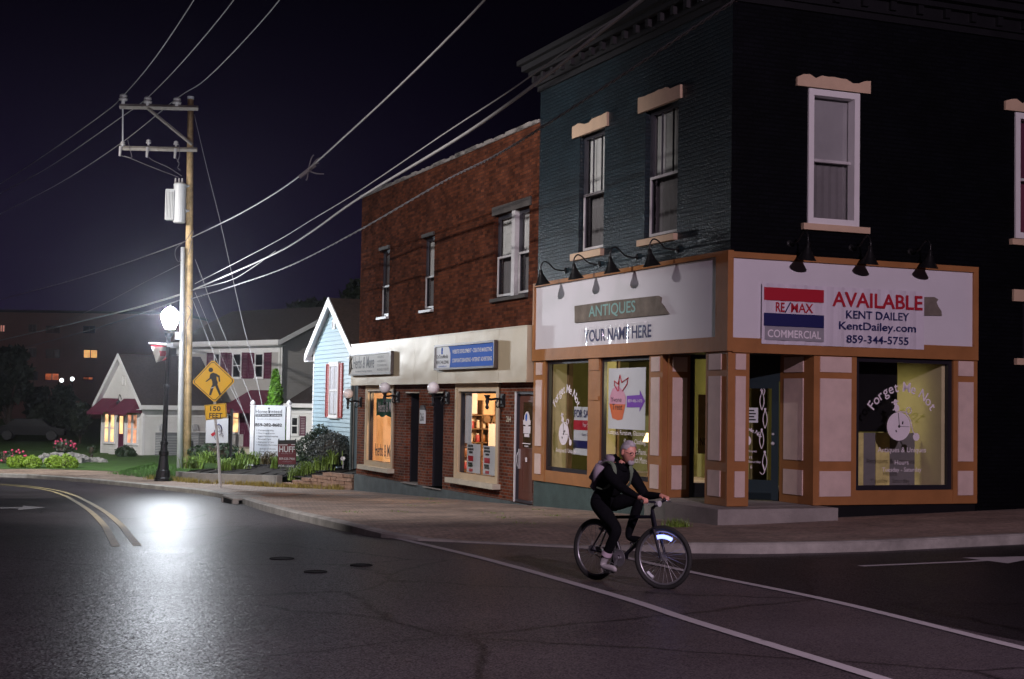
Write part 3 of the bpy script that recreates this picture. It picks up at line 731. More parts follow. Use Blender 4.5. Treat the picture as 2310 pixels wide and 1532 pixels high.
# gooseneck lamps
def gooseneck():
    T = Thing(Fr(B.w((0, 6.7, 4.86)), TH), 'gooseneck_lamp', 'x', 'wall lamp', (0, 0, 0), 'gooseneck lamps over the shop fascia')
    mb = Mb(); mb.smooth = True
    mb.tube(dense([(-.01, -.0, 0), (-.12, 0, -.01), (-.27, 0, .02), (-.40, 0, .13), (-.50, 0, .16), (-.57, 0, .08), (-.58, 0, -.04)], 5), .014, 8); T.part('arm', mb, m_iron)
    mb = Mb(); mb.lathe([(0, 0), (.06, 0), (.06, .02), (.02, .03)], (0, 0, 0), 12, Matrix.Rotation(-pi/2, 3, 'Y')); T.part('wall_plate', mb, m_iron)
    mb = Mb(); mb.smooth = True; R = Matrix.Rotation(radians(-10), 3, 'Y')
    mb.lathe([(.0, .02), (.035, .0), (.04, -.08), (.055, -.1), (.10, -.2), (.165, -.30), (.17, -.305), (.16, -.30), (.095, -.19), (.0, -.1)], (-.58, 0, -.03), 20, R); T.part('shade', mb, m_iron)
    return T.e
g0 = gooseneck(); LL = ['gooseneck lamp farthest from the corner on the street fascia', 'second gooseneck lamp from the brick building on the street fascia', 'third gooseneck lamp from the brick building on the street fascia', 'gooseneck lamp nearest the corner on the street fascia']
for i, y in enumerate([6.72, 5.07, 3.44, 1.84]):
    loc = B.w((0, y, 4.87))
    if i == 0: g0.location = loc; g0['label'] = LL[0]
    else: dup(g0, loc, TH, LL[i])
for x, l in [(1.17, 'gooseneck lamp above the red banner end, nearest the corner on the side fascia'), (2.45, 'gooseneck lamp in the middle of the side street fascia'), (3.72, 'gooseneck lamp farthest from the corner on the side fascia')]:
    dup(g0, B.w((x, 0, 4.87)), TH+pi/2, l)

# signs on the fascia
mb = Mb(); r = random.Random(3); pts = [(-6.03, 3.72), (-2.0, 3.70), (-2.12, 3.79), (-2.2, 3.86), (-2.32, 3.93), (-2.3, 4.02), (-2.42, 4.06), (-4.2, 4.08), (-6.05, 4.07)]
poly(mb, 'L', pts, .062, .03)
AS = Thing(B, 'antiques_sign', 'broken weathered plank sign with teal ANTIQUES letters on white fascia', 'sign', (-.07, 4, 3.72)); AS.part('plank', mb, m_plank)
mb = Mb(); txt(mb, 'ANTIQUES', 'L', -5.35, -3.3, 3.76, 4.03, .096, .008); AS.part('lettering', mb, m_teal)
m_film, nt, b_ = newmat('clear_film'); trn = N(nt, 'ShaderNodeBsdfTransparent'); gls = N(nt, 'ShaderNodeBsdfGlossy'); gls.inputs['Roughness'].default_value = .12
tc_ = N(nt, 'ShaderNodeTexCoord'); mpn = N(nt, 'ShaderNodeMapping'); mpn.inputs['Scale'].default_value = (4, 5, .9); nt.links.new(tc_.outputs['Object'], mpn.inputs[0])
nz = N(nt, 'ShaderNodeTexNoise', Scale=1.4, Detail=2); nt.links.new(mpn.outputs[0], nz.inputs['Vector'])
bmp = N(nt, 'ShaderNodeBump', Strength=1, Distance=.25); nt.links.new(nz.outputs['Fac'], bmp.inputs['Height']); nt.links.new(bmp.outputs['Normal'], gls.inputs['Normal'])
mxs = N(nt, 'ShaderNodeMixShader'); mxs.inputs[0].default_value = .07
nt.links.new(trn.outputs[0], mxs.inputs[1]); nt.links.new(gls.outputs[0], mxs.inputs[2]); nt.links.new(mxs.outputs[0], nt.nodes['Material Output'].inputs['Surface'])
YS = Thing(B, 'plastic_banner', 'clear crinkled plastic banner reading YOUR NAME HERE under the plank', 'banner', (-.08, 4.1, 3.24))
mb = Mb(); n = 30
for i in range(n):
    y0 = 5.75-3.15*i/n; y1 = 5.75-3.15*(i+1)/n; a = .085+.02*sin(i*1.7)+.012*sin(i*3.1); b = .085+.02*sin((i+1)*1.7)+.012*sin((i+1)*3.1)
    mb.quad((-a, y0, 3.23), (-b, y1, 3.23), (-b+.01, y1, 3.6), (-a+.01, y0, 3.6))
YS.part('sheet', mb, m_film, smooth=True)
mb = Mb(); txt(mb, 'YOUR NAME HERE', 'L', -5.62, -2.7, 3.3, 3.55, .064, .022, .0); YS.part('lettering', mb, m_navy)
RM = Thing(B, 'realty_banner', 'white vinyl banner with AVAILABLE, red and blue bars on the side fascia', 'banner', (2.2, -.09, 3.1))
m_vinyl = M('white_vinyl', (.66, .62, .70), .35, var=.05, vs=3)
mb = Mb(); n = 44
for i in range(n):
    f = lambda k: -.125-.008*sin(k*1.9)-.006*sin(k*.7+1)
    x0 = .55+3.39*i/n; x1 = .55+3.39*(i+1)/n
    mb.quad((x0, f(i), 3.11), (x1, f(i+1), 3.11+.0), (x1, f(i+1), 4.15), (x0, f(i), 4.15))
RM.part('sheet', mb, m_vinyl, smooth=True)
X = lambda px: .55+(px-45)/1680*3.39
Z = lambda py: 4.15-(py-75)/630*1.03
mb = Mb(); prect(mb, 'R', X(62), X(662), 3.86, 4.08, .142); txt(mb, 'AVAILABLE', 'R', X(750), X(1705), 3.81, 4.07, .144, .02)
RM.part('red_print', mb, m_redp)
mb = Mb(); prect(mb, 'R', X(62), X(665), 3.42, 3.64, .142)
txt(mb, 'KENT DAILEY', 'R', X(895), X(1560), 3.61, 3.75, .144, .012); txt(mb, 'KentDailey.com', 'R', X(820), X(1635), 3.37, 3.55, .144, .016); txt(mb, '859-344-5755', 'R', X(900), X(1555), 3.18, 3.32, .144, .014)
stroke(mb, 'R', [(X(272), 3.665), (X(325), 3.84)], .022, .146)
RM.part('blue_print', mb, m_navy)
mb = Mb(); txt(mb, 'RE', 'R', X(180), X(268), 3.67, 3.83, .144, .012); txt(mb, 'MAX', 'R', X(332), X(555), 3.67, 3.83, .144, .012); RM.part('logo_print', mb, m_redp)
mb = Mb(); prect(mb, 'R', X(72), X(665), 3.18, 3.415, .142); RM.part('grey_print', mb, m_grayp)
mb = Mb(); txt(mb, 'COMMERCIAL', 'R', X(100), X(635), 3.225, 3.36, .147, .014); RM.part('white_print', mb, m_decal)
mb = Mb(); poly(mb, 'R', [(3.98, 3.73), (4.37, 3.74), (4.36, 3.82), (4.29, 3.9), (4.25, 3.98), (4.29, 4.03), (4.2, 4.07), (3.96, 4.06)], .062, .03)
single(B, 'broken_plank', mb, m_plank, 'dark broken plank end beside the white realty banner', 'sign', (4.15, -.06, 3.73))
# posters in the street windows
PT = Thing(B, 'cupcake_poster', 'white poster of a pink and orange cupcake with purple arrow', 'poster', (.0, 3.7, 1.6))
mb = Mb(); prect(mb, 'L', -4.62, -3.05, 1.56, 2.75, -.02); PT.part('sheet', mb, m_signw)
c = lambda px, py: (-4.62+(px-925)/490*1.57, 2.75-(py-100)/715*1.19)
mb = Mb(); poly(mb, 'L', [c(*q) for q in [(945, 520), (950, 430), (985, 340), (1060, 310), (1130, 370), (1165, 440), (1160, 525)]], -.012); PT.part('icing', mb, m_pink)
mb = Mb(); poly(mb, 'L', [c(*q) for q in [(942, 520), (1160, 525), (1120, 700), (1060, 712), (985, 690)]], -.012); PT.part('case', mb, m_orange)
mb = Mb(); poly(mb, 'L', [c(*q) for q in [(1178, 425), (1345, 415), (1345, 360), (1412, 485), (1345, 605), (1345, 555), (1178, 560)]], -.012); PT.part('arrow', mb, m_purple)
mb = Mb(); stroke(mb, 'L', [c(*q) for q in [(1060, 370), (1010, 300), (1010, 250), (1060, 290), (1085, 180), (1110, 270), (1195, 215), (1180, 290), (1120, 370)]], .022, -.006); stroke(mb, 'L', [c(*q) for q in [(1070, 370), (1075, 250)]], .018, -.006); PT.part('leaf_outline', mb, m_redp)
mb = Mb(); a, z1 = c(965, 440); b, z0 = c(1110, 500); txt(mb, 'Yvone', 'L', a, b, z0, z1, -.006); a, z1 = c(985, 520); b, z0 = c(1120, 590); txt(mb, 'Treat', 'L', a, b, z0, z1, -.006); PT.part('lettering', mb, m_black)
mb = Mb(); a, z1 = c(1195, 465); b, z0 = c(1380, 500); txt(mb, '859-486-1470', 'L', a, b, z0, z1, -.006); PT.part('white_print', mb, m_decal)
FS = Thing(B, 'for_sale_sign', 'tall FOR SALE sign board propped inside the first display window', 'sign', (.3, 5.9, .9))
mb = Mb(); prect(mb, 'L', -6.42, -5.35, .98, 1.98, -.12, .01); FS.part('board', mb, m_signw)
mb = Mb(); txt(mb, 'FOR SALE', 'L', -6.38, -5.5, 1.76, 1.92, -.098, .01); prect(mb, 'L', -6.42, -5.4, 1.12, 1.28, -.105); txt(mb, 'Kent Dailey', 'L', -6.0, -5.5, 1.36, 1.44, -.098); FS.part('blue_print', mb, m_navy)
mb = Mb(); prect(mb, 'L', -6.42, -5.4, 1.5, 1.7, -.105); FS.part('red_print', mb, m_redp)
mb = Mb(); txt(mb, 'For Sale', 'L', -5.95, -5.55, 1.56, 1.65, -.096); FS.part('white_print', mb, m_decal)

T = Thing(B, 'reflection_lamp', 'small added lamp glowing in place of a reflection in the middle display window', 'lamp', (.9, 4.55, .58)); mb = Mb(); mb.lathe([(.13, 1.30), (.06, 1.48), (.055, 1.48), (.125, 1.30)], (.9, 4.55, 0), 14); T.part('shade', mb, emit('reflection_glow', (1, .66, .36), 3.0))  # added lamp; its glow takes the place of a bright reflection in the glass
mb = Mb(); mb.lathe([(0, .58), (.08, .59), (.05, .63), (.02, .7), (.05, .95), (.015, 1.2), (.012, 1.4)], (.9, 4.55, 0), 12); T.part('base', mb, m_wood)
# ------------------------------------------------------------------ red brick building
m_dullint = M('dull_lintel', (.06, .052, .048), .8, var=.3)
RB = Thing(B, 'brick_building', 'two storey red brick building with dented cream metal shop fascia', 'building', (0, 15, -.4))
SW1 = (18.25, 20.9, .1, 2.5); SW2 = (10.28, 13.15, .12, 2.48); D1 = (16.1, 17.25, -.21, 2.27); D2 = (14.15, 15.38, -.21, 2.27); D3 = (8.28, 9.36, -.2, 2.3)
mb = Mb(); holed(mb, 'x', 0, 8.2, 21.9, -.2, 2.6, [SW1, SW2, (*D1[:2], -.2, 2.27), (*D2[:2], -.2, 2.27), (*D3[:2], -.2, 2.3)], .16)
RB.part('ground_floor_wall', mb, m_red)
UW = [(18.98, 19.92, 4.5, 6.48), (15.1, 16.06, 4.5, 6.48), (8.72, 10.86, 4.5, 6.5)]
mb = Mb(); holed(mb, 'x', 0, 8.2, 21.9, 2.6, 8.3, UW, .16)
mb.quad((0, 21.9, -1), (0, 21.9, 8.3), (14, 21.9, 8.3), (14, 21.9, -1)); mb.quad((14, 8.2, -1), (14, 8.2, 8.3), (14, 21.9, 8.3), (14, 21.9, -1))
RB.part('wall', mb, m_redup)
mb = Mb(); mb.box(.02, 14, 8.2, 21.88, 7.9, 7.95); RB.part('roof', mb, m_dark)
mb = Mb(); mb.box(-.03, .3, 8.2, 21.93, 8.3, 8.37)
r = random.Random(5)
for i in range(60): y = r.uniform(8.3, 21.7); mb.box(-.045, .2, y, y+r.uniform(.1, .5), 8.31, 8.37+r.uniform(0, .035))
RB.part('coping', mb, m_conc)
mb = Mb(); mb.box(-.05, .2, 9.42, 21.95, -1.1, -.2); mb.box(-.03, .3, 8.2, 9.42, -.6, -.22); RB.part('foundation', mb, m_found)
mb = Mb(); mb.box(-.09, .5, 16.05, 17.3, -.215, -.19); mb.box(-.09, .5, 14.1, 15.43, -.23, -.2); RB.part('threshold', mb, m_conc)
mb = Mb(); seams = [8.22, 9.86, 12.75, 14.05, 15.9, 18.1, 20.2, 21.95]
for a, b in zip(seams, seams[1:]): mb.box(-.22, -.005, a+.006, b-.006, 2.53, 3.74)
mb.box(-.235, -.0, 8.22, 21.97, 3.74, 3.765); mb.box(-.235, 0, 8.22, 21.97, 2.505, 2.53)
RB.part('sheet_metal_fascia', mb, m_metal)
for i, (u0, u1, z0, z1) in enumerate(UW[:2]):
    sash(RB, 'x', 0, u0, u1, z0, z1, .16, mz=5.4, b1=m_blindl if i else m_blind2, lin=(u0, u1, z1, z1+.09, ()) if i < 2 else None, linm=m_dullint, sil=(u0-.02, u1, z0-.07, z0), silm=m_sashlow)
u0, u1, z0, z1 = UW[2]
sash(RB, 'x', 0, u0, 9.56, z0, z1, .16, mz=5.48, b1=m_blindl, sil=(u0, u1, z0-.08, z0), silm=m_dullint); sash(RB, 'x', 0, 9.76, u1, z0, z1, .16, mz=5.48, b1=m_blindl)
mb = Mb(); mb.box(-.0, .16, 9.56, 9.76, z0, z1); RB.part('mullion', mb, m_sashlow)
mb = Mb(); mb.box(-.03, .03, 8.6, 10.95, z1, z1+.2); RB.part('lintel', mb, m_dullint)
for u0, u1, z0, z1 in (SW1, SW2):
    mb = Mb(); framebox(mb, 'x', -.04, .15, u0, u1, z0, z1, .17); framebox(mb, 'x', -.055, -.04, u0-.03, u1+.03, z0-.0, z1+.03, .1)
    w = RB.part('shop_window', mb, m_tanframe)
    mb = Mb(); framebox(mb, 'x', .03, .13, u0+.17, u1-.17, z0+.1, z1-.15, .07); RB.part('inner_frame', mb, m_frameblk, w)
    mb = Mb(); mb.quad((.1, u0, z0), (.1, u1, z0), (.1, u1, z1), (.1, u0, z1)); RB.part('pane', mb, m_glass, w)
    mb = Mb(); mb.box(-.2, .05, u0-.1, u1+.28, z0-.1, z0+.02); RB.part('sill', mb, m_sill, w)
# dark recessed doorways
for (u0, u1, z0, z1), hd in ((D1, 0), (D2, 1)):
    mb = Mb(); mb.k = 0; mb.box(.9, .95, u0, u1, z0, z1)
    mb.k = 1; mb.quad((.16, u1, z0), (.9, u1, z0), (.9, u1, z1), (.16, u1, z1)); mb.quad((.16, u0, z0), (.9, u0, z0), (.9, u0, z1), (.16, u0, z1)); mb.quad((0, u0, z1), (.9, u0, z1), (.9, u1, z1), (0, u1, z1)); mb.quad((0, u0, z0+.01), (.9, u0, z0+.01), (.9, u1, z0+.01), (0, u1, z0+.01))
    o = RB.part('doorway', mb, [m_dark, m_frameblk])
    mb = Mb(); mb.box(-.015, .0, u0+.02, u1-.02, z1-.0, z1+.03); RB.part('head_trim', mb, m_sill, o)
    if hd: mb = Mb(); mb.ball((.86, u0+.18, .85), .035); RB.part('door_knob', mb, m_galv, o)
# brown door
u0, u1, z0, z1 = D3
mb = Mb(); framebox(mb, 'x', .02, .14, u0, u1, z0, z1, .06); fr_ = RB.part('door_frame', mb, m_sash)
mb = Mb(); mb.box(-.012, .02, u1-.03, u1+.01, z0, z1); RB.part('door_trim', mb, m_white, fr_)
mb = Mb(); mb.box(.09, .13, u0+.06, u1-.06, z0+.03, z1-.06); framebox(mb, 'x', .075, .09, u0+.22, u1-.25, 1.0, 2.1, .04); framebox(mb, 'x', .08, .09, u0+.22, u1-.25, .05, .75, .03); dr = RB.part('door', mb, m_door)
mb = Mb(); mb.box(.08, .088, u0+.26, u1-.29, 1.04, 2.06); RB.part('door_pane', mb, M('door_glass', (.06, .035, .015), .2), dr)
mb = Mb(); mb.box(.05, .09, u1-.14, u1-.09, .55, 1.0); mb.tube([(.03, u1-.115, .6), (.01, u1-.115, .7), (.01, u1-.115, .85), (.04, u1-.115, .92)], .013); RB.part('handle', mb, m_galv, dr)
mb = Mb(); a = -(u1-.3); pdisc(mb, 'L', a+.23, 1.68, .16, .17, -.07, 16); prect(mb, 'L', a+.02, a+.44, 1.55, 1.66, -.068); prect(mb, 'L', a+.04, a+.44, 1.36, 1.52, -.068); prect(mb, 'L', a+.1, a+.38, 1.28, 1.35, -.068)
prect(mb, 'L', a+.0, a+.46, 1.12, 1.14, -.068); prect(mb, 'L', a+.12, a+.34, 1.06, 1.085, -.068); prect(mb, 'L', a+.17, a+.28, .72, .82, -.068); stk = RB.part('stickers', mb, m_decal, dr)
mb = Mb(); pdisc(mb, 'L', a+.2, 1.72, .045, .09, -.062, 12); RB.part('sticker_print', mb, m_blue, dr)
mb = Mb(); txt(mb, '264', 'L', -9.86, -9.58, 1.6, 1.74, .012, .015); RB.part('house_number', mb, m_sill)
T = Thing(B, 'number_plaque', 'small white house shaped number plaque between the two dark doorways', 'plaque', (-.04, 15.75, 1.55))
mb = Mb(); poly(mb, 'L', [(-15.95, 1.45), (-15.52, 1.45), (-15.52, 1.82), (-15.95, 1.82)], .005, .03); T.part('plate', mb, m_signw)
mb = Mb(); poly(mb, 'L', [(-15.98, 1.82), (-15.49, 1.82), (-15.6, 1.95), (-15.87, 1.95)], .005, .035); T.part('cap', mb, m_sash)
mb = Mb(); txt(mb, '266', 'L', -15.88, -15.6, 1.52, 1.74, .038, .01); T.part('lettering', mb, m_black)
# rooms
mb = Mb()
mb.k = 0; mb.box(1.5, 1.55, 17.9, 21.3, -.2, 2.6); mb.box(.2, 1.5, 21.2, 21.25, -.2, 2.6); mb.box(.2, 1.5, 17.85, 17.9, -.2, 2.6); mb.box(.2, 1.5, 17.9, 21.2, 2.56, 2.6); mb.box(.2, 1.5, 17.9, 21.2, .1, .14)
mb.k = 1; mb.box(3.6, 3.65, 9.5, 14.05, -.2, 2.7); mb.box(.2, 3.6, 14.0, 14.05, -.2, 2.7); mb.box(.2, 3.6, 9.45, 9.5, -.2, 2.7); mb.box(.2, 3.6, 9.5, 14.05, 2.66, 2.7); mb.box(.2, 3.6, 9.5, 14.05, -.25, -.2)
RB.part('interior', mb, [m_peach, M('shop_wall', (.7, .5, .3), .8)])
def arealamp(name, fr, p, size, pw, col, rot=(0, 0, 0)):
    l = bpy.data.lights.new(name, 'AREA'); l.size = size; l.energy = pw; l.color = col
    o = bpy.data.objects.new(name, l); COL.objects.link(o); o.location = fr.w(p); o.rotation_euler = rot; return o
WARM = (1, .66, .36)
FACE = (pi/2-.25, 0, TH)
arealamp('ceiling_lamp', B, (.75, 18.3, 2.2), .6, 62, WARM, FACE)
arealamp('ceiling_lamp', B, (1.3, 11.2, 2.3), .7, 125, (1, .64, .34), FACE)
arealamp('ceiling_lamp', B, (1.1, 3.2, 2.5), .6, 30, (1, .88, .48), FACE)
arealamp('ceiling_lamp', B, (3.3, 1.2, 2.9), .6, 14, (1, .9, .45))
# things in the lit shop window
T = Thing(B, 'display_shelf', 'tall wooden shelf of jars lit inside the right brick shop window', 'shelf', (1.3, 13.7, -.2))
mb = Mb()
for z in (.3, .65, 1.0, 1.35, 1.7): mb.box(.35, 2.35, 13.55, 13.9, z, z+.03)
for x in (.35, .85, 1.35, 1.85, 2.35): mb.box(x-.02, x+.02, 13.55, 13.9, -.2, 2.1)
T.part('rack', mb, m_wood); mb = Mb(); mb.box(.35, 2.35, 13.9, 13.92, -.2, 2.1); T.part('back_panel', mb, m_peach)
mb = Mb(); mb.box(1.0, 1.36, 13.5, 13.52, .2, 1.5); T.part('pale_panel', mb, m_decal); mb = Mb(); mb.box(.5, .68, 13.5, 13.52, 1.75, 2.35); T.part('pale_panel', mb, m_decal)
mb = Mb()
for x, q in ((.95, 1.62), (1.2, 1.62)): mb.lathe([(0, 0), (.1, 0), (.1, .02), (0, .02)], (x, 13.5, q), 16, Matrix.Rotation(pi/2, 3, 'X'))
T.part('round_plates', mb, m_wood)
jm = [M('amber_jar', (.25, .10, .03), .3), M('white_jar', (.7, .62, .5), .4), M('red_jar', (.4, .06, .08), .4)]
def jar(k):
    q = Thing(B, 'jar', 'x', 'jar', (0, 0, 0), 'jars on the lit shop shelf')
    b_ = Mb(); b_.smooth = True; b_.lathe([(0, 0), (.055, 0), (.06, .02), (.06, .15), (.04, .18), (.04, .19)], (0, 0, 0), 10); q.part('glass_body', b_, jm[k])
    b_ = Mb(); b_.lathe([(.045, .19), (.045, .215), (0, .215)], (0, 0, 0), 10); q.part('lid', b_, m_white if k else m_dark); return q.e
protos = [jar(k) for k in range(3)]; used = [0, 0, 0]; r = random.Random(11)
JL = ['amber jar with dark lid among the jars on the lit shelf', 'white jar with pale lid among the jars on the lit shelf', 'red jar with pale lid among the jars on the lit shelf']
for z in (.33, .68, 1.03, 1.38):
    for j in range(12):
        y = .45+j*.158+r.uniform(-.02, .02); k = r.choice([0, 0, 1, 1, 2]); loc = B.w((y, 13.66+r.uniform(-.03, .06), z))
        if not used[k]: used[k] = 1; protos[k].location = loc; protos[k].rotation_euler.z = TH; protos[k]['label'] = JL[k]
        else: dup(protos[k], loc, TH, JL[k])
def plain_poster(y0, y1, z0, z1, lab):
    T = Thing(B, 'shop_poster', lab, 'poster', (.14, (y0+y1)/2, z0), 'posters along the bottom of the lit shop window')
    mb = Mb(); mb.box(.135, .14, y0, y1, z0, z1); T.part('sheet', mb, m_signw)
    h = z1-z0; w_ = y1-y0; a = -y1
    mb = Mb()
    for k, (zz, x0, x1) in enumerate([(.88, .08, .48), (.77, .08, .52), (.66, .18, .45), (.28, .1, .45), (.20, .12, .48)]): 
        n = 5
        for i in range(n): prect(mb, 'L', a+w_*(x0+(x1-x0)*i/n), a+w_*(x0+(x1-x0)*(i+.72)/n), z0+h*zz, z0+h*(zz+.075), -.132)
    T.part('dark_print', mb, m_black)
    mb = Mb(); prect(mb, 'L', a+w_*.1, a+w_*.5, z0+h*.4, z0+h*.58, -.132); prect(mb, 'L', a+w_*.18, a+w_*.46, z0+h*.04, z0+h*.14, -.132); T.part('pink_print', mb, m_redp)
plain_poster(11.85, 12.75, .3, 1.02, 'pale poster with red box at the left of the lit shop window'); plain_poster(10.75, 11.65, .3, 1.0, 'pale poster with red box in the middle of the lit shop window'); plain_poster(10.3, 10.68, .3, 1.0, 'narrow pale poster at the right edge of the lit shop window')
T = Thing(B, 'paper_notice', 'white paper sheet hanging at the left side of the lit shop window', 'poster', (.14, 12.6, 1.05)); mb = Mb(); mb.box(.13, .135, 12.45, 12.9, 1.02, 2.3); T.part('sheet', mb, m_signw)
T = Thing(B, 'green_banner', 'dark green cloth banner hanging in the left peach lit window', 'banner', (.2, 19.3, 1.6))
mb = Mb(); n = 16
for i in range(n):
    y0 = 20.6-2.0*i/n; y1 = 20.6-2.0*(i+1)/n; f = lambda k: .2+.015*sin(k*1.3)
    mb.quad((f(i), y0, 1.6+.03*sin(i)), (f(i+1), y1, 1.6+.03*sin(i+1)), (f(i+1), y1, 2.12), (f(i), y0, 2.12))
m_gban = M('green_cloth', (.02, .10, .06), .7, var=.15); T.part('cloth', mb, m_gban, smooth=True)
mb = Mb(); txt(mb, 'Herbs & More', 'L', -20.35, -18.7, 1.72, 2.02, -.175, .01, .1); T.part('lettering', mb, m_decal)
mb = Mb(); txt(mb, 'Herbs & More', 'L', -20.3, -18.45, .42, .78, -.095, .012); txt(mb, 'for natural, healing', 'L', -19.3, -18.6, .36, .41, -.095)
for o in RB.e.children:
    if o.name.startswith('shop_window'): RB.part('lettering', mb, m_black, o); break
# sign boards on the metal fascia
T = Thing(B, 'herb_shop_sign', 'weathered grey framed sign reading Herbs & More on the metal fascia', 'sign', (-.23, 19.75, 2.84))
mb = Mb(); mb.box(-.3, -.235, 17.72, 21.8, 2.83, 3.42); T.part('board', mb, m_signw2)
mb = Mb(); framebox(mb, 'x', -.33, -.24, 17.68, 21.84, 2.8, 3.45, .05); T.part('frame', mb, M('sign_frame', (.12, .11, .10), .4, metal=.5))
mb = Mb(); txt(mb, 'Herbs & More', 'L', -21.45, -19.3, 3.0, 3.36, .305, .012, .12); txt(mb, 'for natural, healing, therapies', 'L', -21.2, -19.5, 2.88, 2.95, .305)
stroke(mb, 'L', [(-21.7, 2.92), (-21.62, 3.1), (-21.7, 3.25), (-21.55, 3.36)], .035, .305); stroke(mb, 'L', [(-21.62, 3.05), (-21.5, 3.0)], .03, .305)
T.part('lettering', mb, m_black)
mb = Mb()
for i, s in enumerate(['HEALING', 'ASSESSMENTS', 'COUNSELING', 'MASSAGE THERAPY']): txt(mb, s, 'L', -19.0, -18.6+.16*i+.2, 3.27-.12*i, 3.34-.12*i, .305, .008)
T.part('small_lettering', mb, M('faded_print', (.2, .19, .18), .6))
T = Thing(B, 'media_sign', 'blue and white framed sign board for web marketing on the metal fascia', 'sign', (-.23, 12, 2.87))
mb = Mb(); mb.box(-.3, -.235, 9.95, 14.0, 2.88, 3.46); T.part('board', mb, m_blue)
mb = Mb(); framebox(mb, 'x', -.33, -.24, 9.9, 14.05, 2.85, 3.49, .05); T.part('frame', mb, M('sign_frame_dark', (.10, .08, .07), .4, metal=.4))
mb = Mb(); poly(mb, 'L', [(-14.0, 2.9), (-12.95, 2.9), (-12.9, 3.05), (-12.9, 3.25), (-13.0, 3.4), (-13.15, 3.46), (-14.0, 3.46)], .3, .006)
txt(mb, 'WEBSITE DEVELOPMENT • CREATIVE MARKETING', 'L', -12.75, -10.1, 3.24, 3.34, .304, .018); txt(mb, 'CORPORATE BRANDING • INTERNET ADVERTISING', 'L', -12.75, -10.1, 3.02, 3.12, .304, .018); T.part('white_print', mb, m_signw)
mb = Mb(); txt(mb, 'OnTimeMedia', 'L', -13.92, -13.05, 3.14, 3.24, .309, .012); txt(mb, '859.746.2046', 'L', -13.92, -13.0, 3.0, 3.09, .309, .014); T.part('lettering', mb, m_black)
mb = Mb(); txt(mb, 'ontimemedia.com', 'L', -13.75, -13.15, 2.92, 2.97, .309); pdisc(mb, 'L', -13.5, 3.36, .06, .06, .307, 12); poly(mb, 'L', [(-13.56, 3.25), (-13.44, 3.25), (-13.47, 3.33), (-13.55, 3.33)], .307); T.part('blue_print', mb, m_blue)
# globe lamps on the brick wall
def globe_lamp(with_globe=True):
    T = Thing(Fr((0, 0, 0), TH), 'globe_lamp', 'x', 'wall lamp', (0, 0, 0), 'globe wall lamps on the brick shopfront')
    mb = Mb(); mb.box(-.05, 0, -.09, .09, -.18, .12); mb.box(-.07, -.05, -.06, .06, -.14, .08); T.part('wall_plate', mb, m_iron)
    mb = Mb(); mb.smooth = True; mb.tube(dense([(-.05, 0, -.02), (-.2, 0, .0), (-.32, 0, -.02), (-.4, 0, -.0)], 4), .028, 8); mb.tube(dense([(-.06, 0, -.12), (-.16, 0, -.2), (-.2, 0, -.12), (-.16, 0, -.02)], 4), .016, 6)
    mb.lathe([(0, -.25), (.03, -.24), (.05, -.2), (.025, -.15), (.05, -.06), (.035, -.01), (.055, .04), (.075, .06), (.075, .085), (0, .085)], (-.42, 0, 0), 12); T.part('bracket', mb, m_iron)
    if with_globe: mb = Mb(); mb.smooth = True; mb.ball((-.42, 0, .22), .155, 20, 14); T.part('globe', mb, m_globe)
    return T.e
gl = globe_lamp()
for i, (pl, lab) in enumerate([((815, 905), 'white globe wall lamp at the far left corner of the brick shopfront'), ((900, 893), 'white globe wall lamp beside the peach lit window'), ((1012, 895), 'white globe wall lamp above the right dark doorway')]):
    y, z = pxL(*pl); loc = B.w((0, y, z))
    if i == 0: gl.location = loc; gl['label'] = lab
    else: dup(gl, loc, TH, lab)
y, z = pxL(1137, 900); g2 = globe_lamp(False); g2.location = B.w((0, y, z)); g2['label'] = 'black iron lamp bracket with its globe missing by the lit window'

